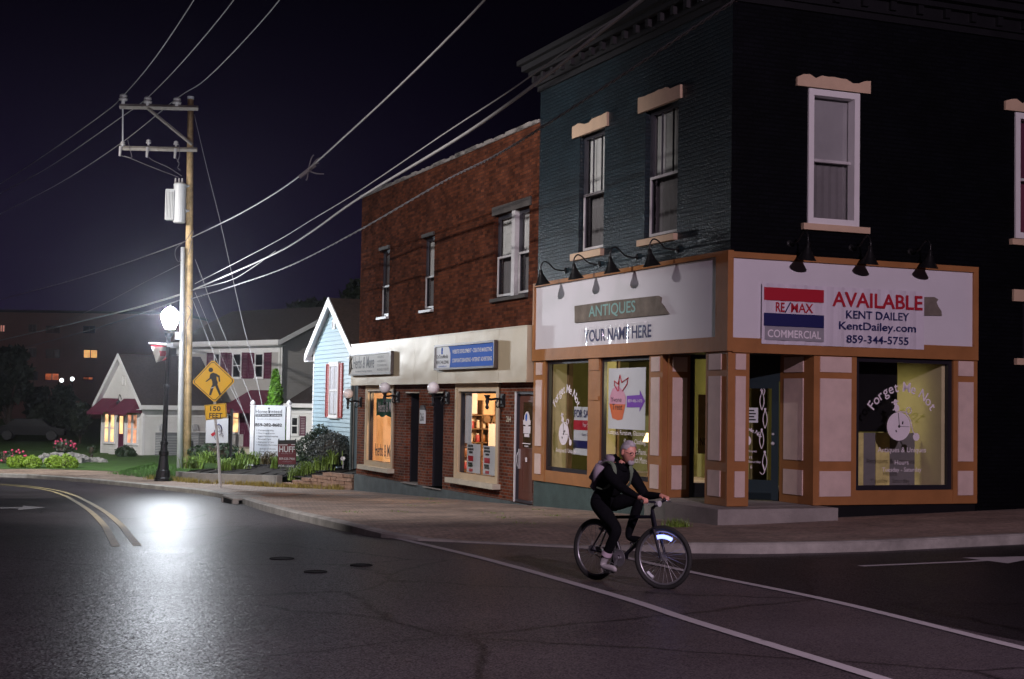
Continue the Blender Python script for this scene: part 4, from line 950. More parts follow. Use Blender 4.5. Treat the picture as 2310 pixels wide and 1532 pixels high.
# ------------------------------------------------------------------ houses
def siding(mb, x0f, x1f, y, z0, z1, st=.14, out=.034):   # clapboards on plane y=const facing -y; x limits are functions of z
    z = z0
    while z < z1-1e-4:
        zb = min(z+st, z1)
        mb.quad((x0f(z), y-out, z), (x1f(z), y-out, z), (x1f(zb), y, zb), (x0f(zb), y, zb)); mb.quad((x0f(z), y, z), (x1f(z), y, z), (x1f(z), y-out, z), (x0f(z), y-out, z)); z = zb
def gableroof(T, mat, w, L, ze, zr, ov, th=.12, ovf=.3, trim=None, name='roof'):
    # ridge along +y, centred at x=w/2; front at y=0
    sl = (zr-ze)/(w/2); mb = Mb()
    for sgn in (-1, 1):
        def P(tt, y, dz): return (w/2+sgn*tt, y, zr-sl*tt+dz)
        e = w/2+ov
        a = [P(0, -ovf, 0), P(e, -ovf, 0), P(e, L+ovf, 0), P(0, L+ovf, 0)]; b = [P(0, -ovf, th), P(e, -ovf, th), P(e, L+ovf, th), P(0, L+ovf, th)]
        mb.add(a+b, [(0, 1, 2, 3), (4, 5, 6, 7), (0, 1, 5, 4), (1, 2, 6, 5), (2, 3, 7, 6)])
    rf = T.part(name, mb, mat)
    if trim:
        mb = Mb()
        for sgn in (-1, 1):
            def P(tt, y, dz): return (w/2+sgn*tt, y, zr-sl*tt+dz)
            e = w/2+ov+.02
            vs = [P(0, -ovf-.04, th+.03), P(e, -ovf-.04, th+.03), P(e, -ovf-.04, -.14), P(0, -ovf-.04, -.17), P(0, -ovf, th+.03), P(e, -ovf, th+.03), P(e, -ovf, -.14), P(0, -ovf, -.17)]
            mb.add(vs, [(0, 1, 2, 3), (4, 5, 6, 7), (0, 1, 5, 4), (1, 2, 6, 5), (2, 3, 7, 6)])
            vs = [P(0, -ovf, -.02), P(e, -ovf, -.02), P(e, .0, -.02), P(0, .0, -.02)]; mb.add(vs, [(0, 1, 2, 3)])
            zz = zr-sl*e; xx = w/2+sgn*e
            mb.box(xx-.06, xx+.06, -ovf-.04, L+ovf, zz-.13, zz+.1)
            mb.box(min(xx, w/2+sgn*(w/2-.02)), max(xx, w/2+sgn*(w/2-.02)), -ovf-.04, L+ovf, zz-.16, zz-.13)
        T.part('eaves_trim', mb, trim, rf)
    return rf
def hwin(T, x0, x1, z0, z1, y, fm, pm, shut=None, sw=.0, head=True, mid=True, bars=0, blind=None):
    mb = Mb(); framebox(mb, 'y', y-.06, y+.0, x0, x1, z0, z1, .07)
    if mid: mb.box(x0+.07, x1-.07, y-.05, y-.0, (z0+z1)/2-.03, (z0+z1)/2+.03)
    for i in range(bars): x = x0+(x1-x0)*(i+1)/(bars+1); mb.box(x-.015, x+.015, y-.045, y-.01, z0, z1)
    mb.box(x0-.05, x1+.05, y-.09, y, z0-.06, z0)
    if head: mb.box(x0-.04, x1+.04, y-.08, y, z1, z1+.08)
    w = T.part('window', mb, fm); mb = Mb(); mb.quad((x0, y-.022, z0), (x1, y-.022, z0), (x1, y-.022, z1), (x0, y-.022, z1)); T.part('pane', mb, pm, w)
    if blind: mb = Mb(); mb.quad((x0+.07, y-.028, z0+.1), (x1-.07, y-.028, z0+.1), (x1-.07, y-.028, z1-.07), (x0+.07, y-.028, z1-.07)); T.part('blind', mb, blind, w)
    if shut:
        for a, b in ((x0-.06-sw, x0-.06), (x1+.06, x1+.06+sw)):
            mb = Mb(); framebox(mb, 'y', y-.05, y-.0, a, b, z0-.03, z1+.03, .05); n = int((z1-z0)/.08)
            for i in range(n): z = z0+(z1-z0)*i/n; mb.quad((a+.05, y-.035, z), (b-.05, y-.035, z), (b-.05, y-.012, z+.07), (a+.05, y-.012, z+.07))
            T.part('shutter', mb, shut)
    return w
# blue gabled house next to the brick building: front is a plane local x = 2.2
hx = 1.0
FB = Fr(B.w((hx, 0, 0)), TH-pi/2)      # this frame: +x runs towards the camera along the street, +y away from the street
def hb(px, py):
    y, z = pxL(px, py, -hx); return -y, z
def hb2(px, py):
    y, z = pxL(px, py, -hx+.2); return -y, z
xl, zb = hb(707, 900); xr, _ = hb(806, 900); xa, za = hb2(742, 672); xe0, ze0 = hb2(694, 795)
FB = Fr(FB.w((xl, 0, 0)), TH-pi/2); wB = 2*(xa-xl); GZ = zsB(0, 25)
T = Thing(FB, 'blue_house', 'narrow pale blue clapboard house with steep white trimmed gable and red shutters', 'house', (wB/2, 0, GZ))
sl = (za-.12-ze0)/((xa-xe0)); zr = za-.12; print('blue', xl, xr, xa, xe0, wB); zeave = zr-sl*wB/2
mb = Mb(); siding(mb, lambda z: 0 if z < zeave else min(wB/2, (z-zeave)/sl), lambda z: wB if z < zeave else max(wB/2, wB-(z-zeave)/sl), 0, GZ-.3, zr-.05, .15)
mb.quad((0, 0, GZ-.3), (0, 9, GZ-.3), (0, 9, zeave), (0, 0, zeave)); mb.quad((wB, 0, GZ-.3), (wB, 9, GZ-.3), (wB, 9, zeave), (wB, 0, zeave)); T.part('wall', mb, m_bluesid)
gableroof(T, m_shingb, wB, 9, zeave, zr, xl*0+.5, trim=m_white, ovf=.2)
for x in (-.03, wB-.1): T.part('corner_board', Mb().box(x, x+.13, -.03, .05, GZ-.3, zeave), m_white)
a = [hb(738+0, 900)[0]-xl, hb(773, 900)[0]-xl]; b0 = hb(755, 940)[1]; b1 = hb(755, 822)[1]
k0 = hb(746, 900)[0]-xl; k1 = hb(766, 900)[0]-xl
hwin(T, k0, k1, b0, b1, -.02, m_white, m_dkwin, m_hredsh, max(.25, (k0-a[0])-.05), bars=1, blind=M('lace_curtain', (.5, .5, .55), .8, var=.2, vs=8))
vx = wB/2+.12; mb = Mb(); v1 = hb(759, 722)[1]; v0 = hb(759, 742)[1]; framebox(mb, 'y', -.06, -.01, vx-.15, vx+.2, v0, v1, .04)
for i in range(6): z = v0+(v1-v0)*i/6; mb.quad((vx-.12, -.05, z), (vx+.17, -.05, z), (vx+.17, -.02, z+.08), (vx-.12, -.02, z+.08))
T.part('gable_vent', mb, m_white)
mb = Mb(); mb.tube([(wB+.12, -.06, GZ-.2), (wB+.12, -.06, zeave-.1)], .05, 8); T.part('downpipe', mb, m_found)

# beige cottage with maroon awnings and lit windows
KC = gnd(320, 1030); PH = radians(45)
FC = Fr((KC.x, KC.y, KC.z), radians(-45))       # +x along the front towards the near corner ... front faces -y
wC = 4.25; LC = 4.5
FC = Fr(FC.w((-wC, 0, 0)), radians(-45))
T = Thing(FC, 'cottage', 'small beige clapboard cottage with steep gable, maroon awnings and lit windows', 'house', (wC/2, 0, 0))
ze, zr = 3.0, 5.35; sl = (zr-ze)/(wC/2)
mb = Mb(); siding(mb, lambda z: 0 if z < ze else (z-ze)/sl, lambda z: wC if z < ze else wC-(z-ze)/sl, 0, 0, zr-.05)
n0 = len(mb.v); s2 = Mb(); siding(s2, lambda z: 0, lambda z: LC, 0, 0, ze); s2.xf(lambda p: (wC-p.y, p.x, p.z)); mb.add(s2.v, s2.f)
mb.quad((0, 0, 0), (0, LC, 0), (0, LC, ze), (0, 0, ze)); T.part('wall', mb, m_greysid)
gableroof(T, m_shing, wC, LC, ze, zr, .32, trim=m_white, ovf=.35)
for q in ((-.03, .1, -.04, .02), (wC-.1, wC+.04, -.04, .1), (wC-.02, wC+.04, LC-.15, LC)): T.part('corner_board', Mb().box(*q, 0, ze), m_white)
m_lit1 = emit('lit_window', (1, .58, .26), 1.35, .45, 2.2); m_lit2 = emit('lit_window_dim', (1, .45, .25), .55, .9, 2.6)
for x0, lm in ((.38, m_lit1), (.98, m_lit1), (2.75, m_lit2), (3.32, m_lit2)): hwin(T, x0, x0+.52, .62, 2.25, -.02, m_white, lm)
mb = Mb(); mb.box(1.86, 2.46, -.05, 0, .1, 2.2); dr = T.part('door', mb, m_maroonw); mb = Mb(); mb.quad((1.98, -.06, 1.15), (2.34, -.06, 1.15), (2.34, -.06, 2.1), (1.98, -.06, 2.1)); T.part('door_pane', mb, m_lit1, dr)
mb = Mb(); mb.box(1.66, 1.84, -.09, 0, .05, 2.25); mb.box(2.48, 2.58, -.09, 0, .05, 2.25); mb.box(1.66, 2.58, -.5, 0, -.1, .08); T.part('door_surround', mb, m_white)
for a, b in ((.02, 1.78), (2.32, wC-.05)):
    mb = Mb(); mb.quad((a, -.95, 2.3), (b, -.95, 2.3), (b, -.03, 3.05), (a, -.03, 3.05)); mb.add([(a, -.95, 2.3), (a, -.03, 3.05), (a, -.03, 2.3)], [(0, 1, 2)]); mb.add([(b, -.95, 2.3), (b, -.03, 3.05), (b, -.03, 2.3)], [(0, 1, 2)])
    n = 14
    for i in range(n): u = a+(b-a)*i/n; v = a+(b-a)*(i+1)/n; mb.add([(u, -.95, 2.3), (v, -.95, 2.3), (v, -.955, 2.2), ((u+v)/2, -.955, 2.13), (u, -.955, 2.2)], [(0, 1, 2, 3, 4)])
    T.part('awning', mb, m_maroon)
mb = Mb(); framebox(mb, 'y', -.06, -.01, wC/2-.05, wC/2+.3, 3.75, 4.3, .05); mb.box(wC/2, wC/2+.25, -.03, -.01, 3.8, 4.25); T.part('gable_vent', mb, m_greysid)
LT = Thing(FC, 'carriage_lamp', 'black wrought iron carriage lamp between the cottage awnings', 'wall lamp', (2.05, -.1, 2.8)); mb = Mb(); mb.lathe([(0, 2.5), (.1, 2.55), (.13, 2.85), (.05, 2.95), (0, 3.0)], (2.05, -.2, 0), 8); LT.part('lantern', mb, m_sash)
mb = Mb(); mb.tube(dense([(2.05, -.02, 3.0), (2.0, -.1, 3.25), (2.1, -.2, 3.2), (2.05, -.2, 3.0)], 5), .02, 6); LT.part('bracket', mb, m_sash)
# air conditioners by its side wall
for i, (y, h, l) in enumerate(((1.15, 1.28, 'larger grey air conditioner beside the lamp post and cottage wall'), (3.2, 1.28, 'grey air conditioner behind the pole at the cottage end'))):
    A = Thing(FC, 'air_conditioner', l, 'air conditioner', (wC+.75, y, 0), 'air conditioners by the cottage'); mb = Mb(); mb.box(wC+.3, wC+1.3, y-.55, y+.55, .05, h); A.part('case', mb, m_ac)
    mb = Mb()
    for k in range(12): z = .15+k*.085; mb.box(wC+1.3, wC+1.32, y-.5, y+.5, z, z+.03); mb.box(wC+.35, wC+1.25, y-.57, y-.55, z, z+.03)
    A.part('grille', mb, m_galv)
    mb = Mb(); mb.tube([(wC+.06, y-.2, h+.4), (wC+.1, y-.2, h+.1), (wC+.5, y-.2, h-.1)], .025, 6); mb.tube([(wC+.06, y+.15, h+.4), (wC+.1, y+.15, h+.1)], .025, 6); mb.box(wC+.03, wC+.1, y-.1, y+.1, h+.15, h+.45); A.part('pipework', mb, m_galv)

# grey two storey house behind
KH = at(628, 1020, 80); KH.z = zs(KH)+.2
FH = Fr(KH, radians(-42)); wH = 9.6; hE = at(628, 770, 80).z-KH.z
FH = Fr(FH.w((-wH, 0, 0)), radians(-42))
H = Thing(FH, 'grey_house', 'grey two storey house with maroon shutters, entrance awning and lit window', 'house', (wH/2, 0, 0))
mb = Mb(); siding(mb, lambda z: 0, lambda z: wH, 0, -.3, hE, .15)
dH = 8.5; zR = hE+2.0
s2 = Mb(); siding(s2, lambda z: 0 if z < hE else (z-hE)/2.0*dH/2, lambda z: dH if z < hE else dH-(z-hE)/2.0*dH/2, 0, -.3, zR, .15); s2.xf(lambda p: (wH-p.y, p.x, p.z)); mb.add(s2.v, s2.f); H.part('wall', mb, m_greysid2)
mb = Mb()
mb.add([(-.4, -.5, hE-.03), (wH+.45, -.5, hE-.03), (wH+.45, dH/2, zR+.2), (-.4, dH/2, zR+.2), (wH+.45, dH+.5, hE-.03), (-.4, dH+.5, hE-.03)], [(0, 1, 2, 3), (3, 2, 4, 5)]); rf = H.part('roof', mb, m_shing)
mb = Mb(); mb.box(-.4, wH+.5, -.62, -.48, hE-.2, hE+.06); mb.box(-.4, wH+.4, -.55, 0, hE-.24, hE-.2); mb.box(-.0, wH, -.06, 0, hE-.6, hE-.24)
for s in (0, 1):
    vs = [(wH+.45, -.5, hE-.22), (wH+.45, dH/2, zR), (wH+.45, dH/2, zR+.26), (wH+.45, -.5, hE+.04)]; mb.add([(x+.06*s, y, z) for x, y, z in vs], [(0, 1, 2, 3)])
mb.add([(wH, -.5, hE-.22), (wH+.45, -.5, hE-.22), (wH+.45, dH/2, zR), (wH, dH/2, zR)], [(0, 1, 2, 3)])
H.part('eaves_trim', mb, m_white, rf)
mb = Mb(); mb.box(wH-.16, wH+.03, -.05, .02, -.3, hE-.2); mb.box(wH-.02, wH+.03, -.05, .2, -.3, hE-.2); mb.tube([(wH+.12, -.02, 0), (wH+.12, -.02, hE-.2)], .06, 8); H.part('corner_board', mb, m_greysid)
def hh(px, py):   # pixel to front wall plane
    dl = FH.l(ray(px, py)+FH.o); c = FH.l(CAM); t = -c.y/dl.y; p = c+dl*t; return p.x, p.z
for a, b in ((485, 497), (526.5, 545), (577, 595)):
    x0, z1 = hh(a, 797); x1, z0 = hh(b, 853); hwin(H, x0, x1, z0, z1, -.02, m_white, m_dkwin, m_maroonw, .62)
x0, z1 = hh(527, 909); x1, z0 = hh(541, 978); hwin(H, x0, x1, z0, z1, -.02, m_white, m_lit1, m_maroonw, .62)
x0, z1 = hh(552, 925); x1, z0 = hh(590, 1015); mb = Mb(); mb.box(x0, x1, -.05, 0, z0, z1); H.part('door', mb, m_maroonw)
ax0, az1 = hh(560, 880); ax1, _ = hh(612, 880); bx0, bz1 = hh(540, 912)
mb = Mb(); zt = az1; zb_ = az1-1.1; mb.add([(ax0+.2, 0, zt), (ax1+.4, 0, zt), (ax1+.9, -1.6, zb_), (ax0-.6, -1.6, zb_), (ax0-.6, 0, zb_), (ax1+.9, 0, zb_)], [(0, 1, 2, 3), (0, 3, 4), (1, 2, 5)]); mb.box(ax0-.6, ax1+.9, -1.61, -1.58, zb_-.18, zb_); H.part('awning', mb, m_maroon)
mb = Mb(); mb.box(ax0-.4, ax0-.2, -1.4, -1.2, 0, zb_); mb.box(ax1+.3, ax1+.5, -1.4, -1.2, 0, zb_); H.part('awning_post', mb, m_greysid)
mb = Mb(); mb.box(ax0-1.2, ax1+1.2, -2.2, 0, -.3, .12); H.part('porch', mb, m_sill)
# left wing and right single storey wing
mb = Mb(); siding(mb, lambda z: -4.5, lambda z: 0, .6, -.3, hE-1.0, .15); H.part('wing_wall', mb, m_greysid2)
mb = Mb(); mb.add([(-4.8, .1, hE-1.2), (0, .1, hE-1.0+.0), (0, 3.2, hE+.1), (-4.8, 3.2, hE+.1), (-4.8, .1, hE-1.05), (0, .1, hE-.85)], [(0, 1, 2, 3), (0, 1, 5, 4)]); H.part('wing_roof', mb, m_shing)
KW = at(652, 1000, 76); KW.z = zs(KW)+.3; FW = Fr(KW, radians(-10)); T = Thing(FW, 'side_annex', 'single storey beige annex with dark roof beside the blue house', 'house', (3, 0, 0))
h1 = at(652, 912, 76).z-KW.z
mb = Mb(); siding(mb, lambda z: 0, lambda z: 6, 0, -.3, h1, .15); T.part('wall', mb, m_greysid)
ht = at(700, 848, 78).z-KW.z
mb = Mb(); mb.add([(-.3, -.4, h1), (6.4, -.4, h1), (6.4, 3, ht+.4), (1.0, 3, ht)], [(0, 1, 2, 3)]); rf = T.part('roof', mb, m_shing)
mb = Mb(); mb.box(-.3, 6.4, -.5, -.36, h1-.16, h1+.05); mb.box(0, 6, -.06, 0, h1-.45, h1-.3); T.part('eaves_trim', mb, m_white, rf)
k = lambda px: (px-652)/3300*76
hwin(T, k(656), k(674), at(665, 981, 76).z-KW.z, at(665, 940, 76).z-KW.z, -.02, m_white, m_dkwin, m_maroonw, .32)

# apartment block far behind
FA = Fr(at(-120, 960, 190), radians(-4)); FA.o.z = -1
A = Thing(FA, 'apartment_block', 'dark brick apartment block far behind with a few lit windows', 'building', (18, 0, 0))
def ha(px, py): dl = FA.l(ray(px, py)+FA.o); c = FA.l(CAM); t = -c.y/dl.y; p = c+dl*t; return p.x, p.z
xr_, zt = ha(395, 712); _, zt = ha(120, 706)
mb = Mb(); mb.box(-8, xr_, 0, 15, -1, zt); A.part('wall', mb, m_apt)
mb = Mb(); mb.box(-8.1, xr_+.1, -.1, 15.1, zt, zt+.35); A.part('parapet', mb, m_dark)
lw = [emit('far_lit_window', (1, .50, .16), .75, .35, 1.2), emit('far_lit_window_red', (1, .22, .07), .35, .8, 1.2), emit('far_lit_window_pink', (1, .42, .35), .38, .5, 1), m_dkwin]
def aw(px0, px1, py0, py1, k):
    x0, z1 = ha(px0, py0); x1, z0 = ha(px1, py1); mb = Mb(); framebox(mb, 'y', -.08, 0, x0, x1, z0, z1, .1); mb.box((x0+x1)/2-.06, (x0+x1)/2+.06, -.06, 0, z0, z1); w = A.part('window', mb, m_sash)
    mb = Mb(); mb.quad((x0, -.03, z0), (x1, -.03, z0), (x1, -.03, z1), (x0, -.03, z1)); A.part('pane', mb, lw[k], w)
for q in [(188, 221, 788, 809, 0), (101, 134, 841, 859, 1), (187, 211, 849, 858, 1), (0, 12, 732, 750, 2), (65, 82, 732, 750, 3), (104, 135, 735, 752, 3), (188, 215, 735, 752, 3), (65, 82, 785, 806, 3), (104, 135, 788, 808, 3), (65, 85, 838, 858, 3), (0, 14, 784, 803, 3)]: aw(*q)
# ------------------------------------------------------------------ utility pole and wires
pb = gnd(415, 1060); YP = pb.y
P = lambda x, y, dY=0: at(x, y, YP+dY)
PL = Thing(W, 'utility_pole', 'tall timber utility pole with two crossarms and a grey conduit', 'utility pole', pb)
PL.part('pole', Mb().tube([P(420, 1066), P(424, 800), P(427, 560), P(430, 222)], [.2, .185, .165, .13], 14), m_pole, smooth=True)
PL.part('pole_cap', Mb().tube([P(430, 224), P(430.3, 218)], .15, 10), m_galv)
def bar(a, b, r): return Mb().tube([a, b], r, 4)
PL.part('crossarm', bar(P(270, 240, -.2), P(447, 244, -.2), .12), m_poletop); PL.part('crossarm', bar(P(270, 334, -.2), P(445, 338, -.2), .10), m_poletop)
PL.part('brace', bar(P(335, 246, -.3), P(433, 326, -.3), .07), m_poletop); PL.part('hanger_rod', Mb().tube([P(277, 246, -.25), P(277, 330, -.25)], .035, 6), m_galv)
def insul(x, y, s=1):
    c = P(x, y, -.2); return Mb().lathe([(0, -.16*s), (.06*s, -.15*s), (.06*s, -.05*s), (.14*s, -.04*s), (.15*s, .02*s), (.08*s, .05*s), (.13*s, .08*s), (.12*s, .14*s), (.05*s, .18*s), (0, .2*s)], c, 10)
for x, y in ((278, 224), (333, 230), (399, 232)): PL.part('insulator', insul(x, y, 1.35), m_insul, smooth=True)
for x, y in ((277, 326), (335, 322), (397, 325)): PL.part('insulator', insul(x, y, .8), m_insul, smooth=True)
for x, y in ((270, 344), (331, 347), (394, 349)): PL.part('fuse_cutout', Mb().tube([P(x+2, y-14, -.3), P(x, y+8, -.35)], [.07, .05], 8), m_insul)
PL.part('conduit', Mb().tube([P(412.5, 558, -.25), P(410, 760, -.27), P(405.5, 1060, -.3)], [.09, .11, .14], 10), m_galv, smooth=True)
PL.part('meter_box', Mb().box(P(408, 755).x-.14, P(408, 755).x+.12, YP-.5, YP-.3, P(408, 767).z, P(408, 750).z), m_galv)
for pts in ([(268, 350), (296, 358), (345, 378), (403, 400)], [(331, 350), (345, 362), (380, 378), (410, 397)], [(394, 352), (404, 368), (401, 378), (407, 384)], [(288, 315), (294, 340), (297, 355), (280, 352)], [(404, 326), (405, 350), (400, 366)], [(412, 548), (398, 560), (395, 575), (402, 590), (412, 584)], [(418, 545), (428, 530), (436, 520), (432, 548), (424, 575)], [(424, 690), (431, 705), (420, 735), (421, 780), (417, 830)]):
    PL.part('jumper_wire', Mb().tube([P(x, y, -.32) for x, y in dense(pts, 5)], .014, 5), m_cabled)
TR = Thing(W, 'pole_transformer', 'pale grey can transformer with cooling fins bolted to the utility pole', 'transformer', P(402, 500))
a = P(404, 503, -.35); b = P(404, 413, -.35); h = b.z-a.z
TR.part('tank', Mb().lathe([(0, 0), (.24, 0), (.27, .05), (.27, h-.12), (.285, h-.11), (.285, h-.06), (.2, h), (0, h+.02)], a, 20), m_tank, smooth=False)
mb = Mb(); q = P(383, 497, -.4); z1 = P(383, 432).z
for i in range(6): x = q.x-.17+i*.065; mb.box(x, x+.035, q.y-.22, q.y+.2, q.z, z1)
mb.box(q.x-.17, q.x+.25, q.y-.16, q.y-.1, z1-.1, z1+.03); mb.box(q.x-.17, q.x+.25, q.y-.16, q.y-.1, q.z, q.z+.1); TR.part('cooling_fins', mb, m_tank)
TR.part('bracket', bar(P(408, 420, -.1), P(428, 420, -.1), .09), m_galv); TR.part('bracket', bar(P(408, 476, -.1), P(428, 476, -.1), .09), m_galv)
for x in (396, 404, 411): TR.part('bushing', Mb().tube([P(x, 413, -.35), P(x, 402, -.35)], [.05, .03], 8), m_insul)
iv0 = 1/YP
def wire(pts, ivr, ivl, r, mat, lab, name='overhead_cable', cat='cable', px0=430, xr=1450, xl=0, twist=False, k=8):
    out = []
    for x, y in dense(pts, k):
        iv = iv0+(ivr-iv0)*(x-px0)/(xr-px0) if x >= px0 else iv0+(ivl-iv0)*(px0-x)/(px0-xl)
        out.append(at(x, y, 1/max(iv, .004)))
    n = 6; mb = Mb()
    if twist:
        for s in (0, pi): mb.tube([p+V((0, 0, 1))*r*1.3*cos(i*1.9+s)+V((1, 0, 0))*r*1.3*sin(i*1.9+s) for i, p in enumerate(out)], r, n)
    else: mb.tube(out, r, n)
    single(W, name, mb, mat, lab, cat, out[0], 'overhead wires on the utility pole', smooth=True)
wire([(-150, 500), (0, 415), (120, 337), (235, 255), (278, 216), (350, 130), (437, 0), (520, -140)], 1/47, 1/92, .022, m_cable, 'uppermost power line, over the outer end of the upper crossarm', px0=278, xr=437)
wire([(-150, 520), (0, 437), (120, 371), (270, 267), (333, 220), (420, 130), (527, 0), (620, -140)], 1/47, 1/92, .022, m_cable, 'power line over the middle insulator of the upper crossarm', px0=333, xr=527)
wire([(-150, 565), (0, 483), (140, 410), (280, 318), (399, 222), (460, 182), (540, 103), (630, 0), (720, -130)], 1/47, 1/92, .022, m_cable, 'power line over the insulator nearest the pole top', px0=399, xr=630)
wire([(430, 537), (560, 472), (676, 397), (800, 288), (900, 195), (1000, 97), (1093, 0), (1250, -180)], 1/27, .01, .024, m_cable, 'twisted service cable with a splice rising to the upper middle of the sky', xr=1093, twist=False)
wire([(440, 640), (617, 548), (700, 498), (815, 428), (1011, 296), (1150, 205), (1310, 92), (1440, 8), (1640, -130)], 1/20.5, .01, .014, m_cable, 'thin pale cable just above the thick white cable')
wire([(436, 654), (617, 574), (700, 525), (817, 443), (1057, 297), (1240, 165), (1330, 92), (1450, -2), (1640, -150)], 1/20.5, .01, .030, m_cable, 'thick white cable crossing from the pole past the brick parapet')
wire([(432, 674), (530, 644), (660, 597), (815, 517), (997, 412), (1120, 350), (1230, 283), (1400, 172), (1660, 0), (1800, -90)], 1/21, .01, .013, m_cabled, 'lowest twisted pair of pale cables passing in front of the brick wall', twist=True, k=26)
wire([(432, 655), (520, 632), (575, 600), (622, 566)], 1/20.5, .01, .012, m_cable, 'short thin cable joining the thick white cable near the pole')
wire([(-140, 720), (0, 676), (150, 636), (300, 588), (415, 546), (430, 538)], 1/20, 1/106, .024, m_cabled, 'dim cable leaving the pole to the left at mid height')
wire([(-140, 797), (0, 768), (250, 709), (350, 682), (424, 659)], 1/20, 1/122, .042, m_cable, 'thick grey cable leaving the pole to the left above the street lamp')
wire([(-140, 826), (0, 797), (140, 762), (264, 726), (420, 672)], 1/20, 1/122, .022, m_cabled, 'thin lower cable leaving the pole to the left behind the street lamp')
wire([(100, 745), (225, 690), (330, 635), (424, 588)], 1/20, 1/120, .012, m_cabled, 'faint thin wire sloping left from the pole above the lamp')
# splice on the service cable
sp = at(695, 385, 1/(iv0+(1/27-iv0)*(695-430)/(1093-430)))
mb = Mb()
for dx, dz in ((.45, .45), (.15, .5), (-.05, -.3), (.45, -.1), (.3, .25)): mb.tube(dense([sp, sp+V((dx*.5, .05, dz*.7)), sp+V((dx, 0, dz*.9))], 4), .02, 5)
mb.tube([sp+V((-.25, 0, -.2)), sp+V((.2, 0, .17))], .06, 8)
single(W, 'cable_splice', mb, m_cabled, 'tangle of splice clamps on the rising service cable', 'cable splice', sp)
def guy(pts, lab, r=.009):
    out = [at(x, y, YP-(YP-57)*min(1, max(0, (y-250)/780))*1.0+(.0)) for x, y in dense(pts, 6)]
    single(W, 'guy_wire', Mb().tube(out, r, 6), m_cable, lab, 'guy wire', out[-1], 'guy wires bracing the pole', smooth=True)
guy([(438, 258), (468, 385), (498, 505), (541, 700), (557, 765), (567, 804), (591, 913), (603, 1000)], 'longest guy wire, from the pole top down behind the white sign', .014)
guy([(440, 585), (458, 632), (475, 680), (520, 790), (565, 898), (595, 985)], 'guy wire from the middle of the pole to the white sign')
guy([(432, 668), (437, 683), (492, 820), (549, 930), (570, 990)], 'lower guy wire ending in a pale guard tube')
guy([(440, 660), (451, 685), (484, 766), (541, 908), (566, 985)], 'thinnest guy wire passing behind the yellow diamond sign', .006)

# ------------------------------------------------------------------ street lamp
lb = gnd(367, 1085); YL = lb.y
LP = Thing(W, 'street_lamp', 'black fluted street lamp with a glaring white globe by the curb', 'street lamp', lb)
top = at(381, 752, YL); ax = (top-lb)
def ctr(f): return lb+ax*f
hs = ax.length
prof = [(0, .31), (.02, .31), (.025, .27), (.07, .25), (.075, .21), (.17, .15), (.175, .18), (.2, .18), (.205, .13), (.24, .12), (.25, .145), (.265, .145), (.27, .10), (.62, .085), (.625, .115), (.65, .115), (.655, .08), (.97, .07), (.98, .13), (1, .16)]
mb = Mb(); mb.tube([ctr(f) for f, r in prof], [r for f, r in prof], 14); LP.part('post', mb, m_iron)
G = at(384, 717, YL)
mb = Mb(); mb.smooth = True; mb.lathe([(0, -.42), (.17, -.40), (.26, -.2), (.33, .02), (.30, .18), (.18, .32), (.08, .38), (0, .39)], G, 22); m_lampglobe = emit('glowing_globe', (.86, .92, 1.0), 640); LP.part('globe', mb, m_lampglobe)
mb = Mb(); mb.lathe([(.1, .38), (.1, .41), (.04, .43), (.05, .47), (.0, .52)], G, 10); LP.part('finial', mb, m_galv)
mb = Mb(); mb.tube([at(336, 775, YL), at(383, 778, YL)], .04, 8); LP.part('banner_arm', mb, m_galv)
mb = Mb(); mb.tube([at(383, 774, YL-.1), at(383, 783, YL-.1)], .11, 8); LP.part('clamp', mb, m_galv)
BN = Thing(W, 'street_banner', 'curled white and red cloth banner hanging from the lamp arm', 'banner', at(358, 800, YL))
mb = Mb(); n = 10; Lx = [(340, 779), (347, 800), (352, 818)]; Rx = [(381, 781), (381, 800), (372, 812)]
gp = lambda a, t: dense(a, 5)[int(t)]
for j in range(10):
    mb.k = 0 if j in (1, 2, 3, 4, 7, 8) else 1
    for i in range(n):
        mb.k = 1 if ((i-5.5)**2+(j-4)**2 < 4 or (j == 0) or (i+j > 15)) else 0
        def q(i_, j_):
            l = gp(Lx, j_); r_ = gp(Rx, j_); x = l[0]+(r_[0]-l[0])*i_/n; y = l[1]+(r_[1]-l[1])*i_/n; return at(x, y, YL+.18*sin(i_*.7+j_*.4))
        mb.quad(q(i, j), q(i+1, j), q(i+1, j+1), q(i, j+1))
BN.part('cloth', mb, [m_signw2, m_redp], smooth=True)

# ------------------------------------------------------------------ signs by the pavement
def S(px, py, Y): p = at(px, py, Y); return p.x, p.z
gs = gnd(497, 1100); YS_ = gs.y
T = Thing(W, 'crossing_sign', 'yellow diamond pedestrian crossing sign with 150 FEET plaque on a leaning post', 'road sign', gs)
T.part('post', Mb().tube([gs, at(492, 1010, YS_), at(486, 948, YS_), at(481, 815, YS_+.02)], [.05, .045, .045, .045], 6), m_galv)
cx_, cy_ = 482.5, 860
co4 = [(481, 811), (532, 859), (485, 909), (433, 862)]
def dia(s, dY, mat, nm):
    pts = []
    for i, (x, y) in enumerate(co4):
        x = cx_+(x-cx_)*s; y = cy_+(y-cy_)*s
        for j in (-1, 1):
            X_, Y_ = co4[(i+j) % 4]; X_ = cx_+(X_-cx_)*s; Y_ = cy_+(Y_-cy_)*s; pts.append(S(x+(X_-x)*.06, y+(Y_-y)*.06, YS_))
    mb = Mb(); poly(mb, 'R', pts, -YS_+dY, .006); return T.part(nm, mb, mat)
dia(1, .06, m_yel, 'diamond_plate'); dia(.935, .068, m_black, 'diamond_border'); dia(.895, .076, m_yel, 'diamond_face')
z_ = lambda x, y: S(420+x/6.127, 680+y/6.127, YS_)
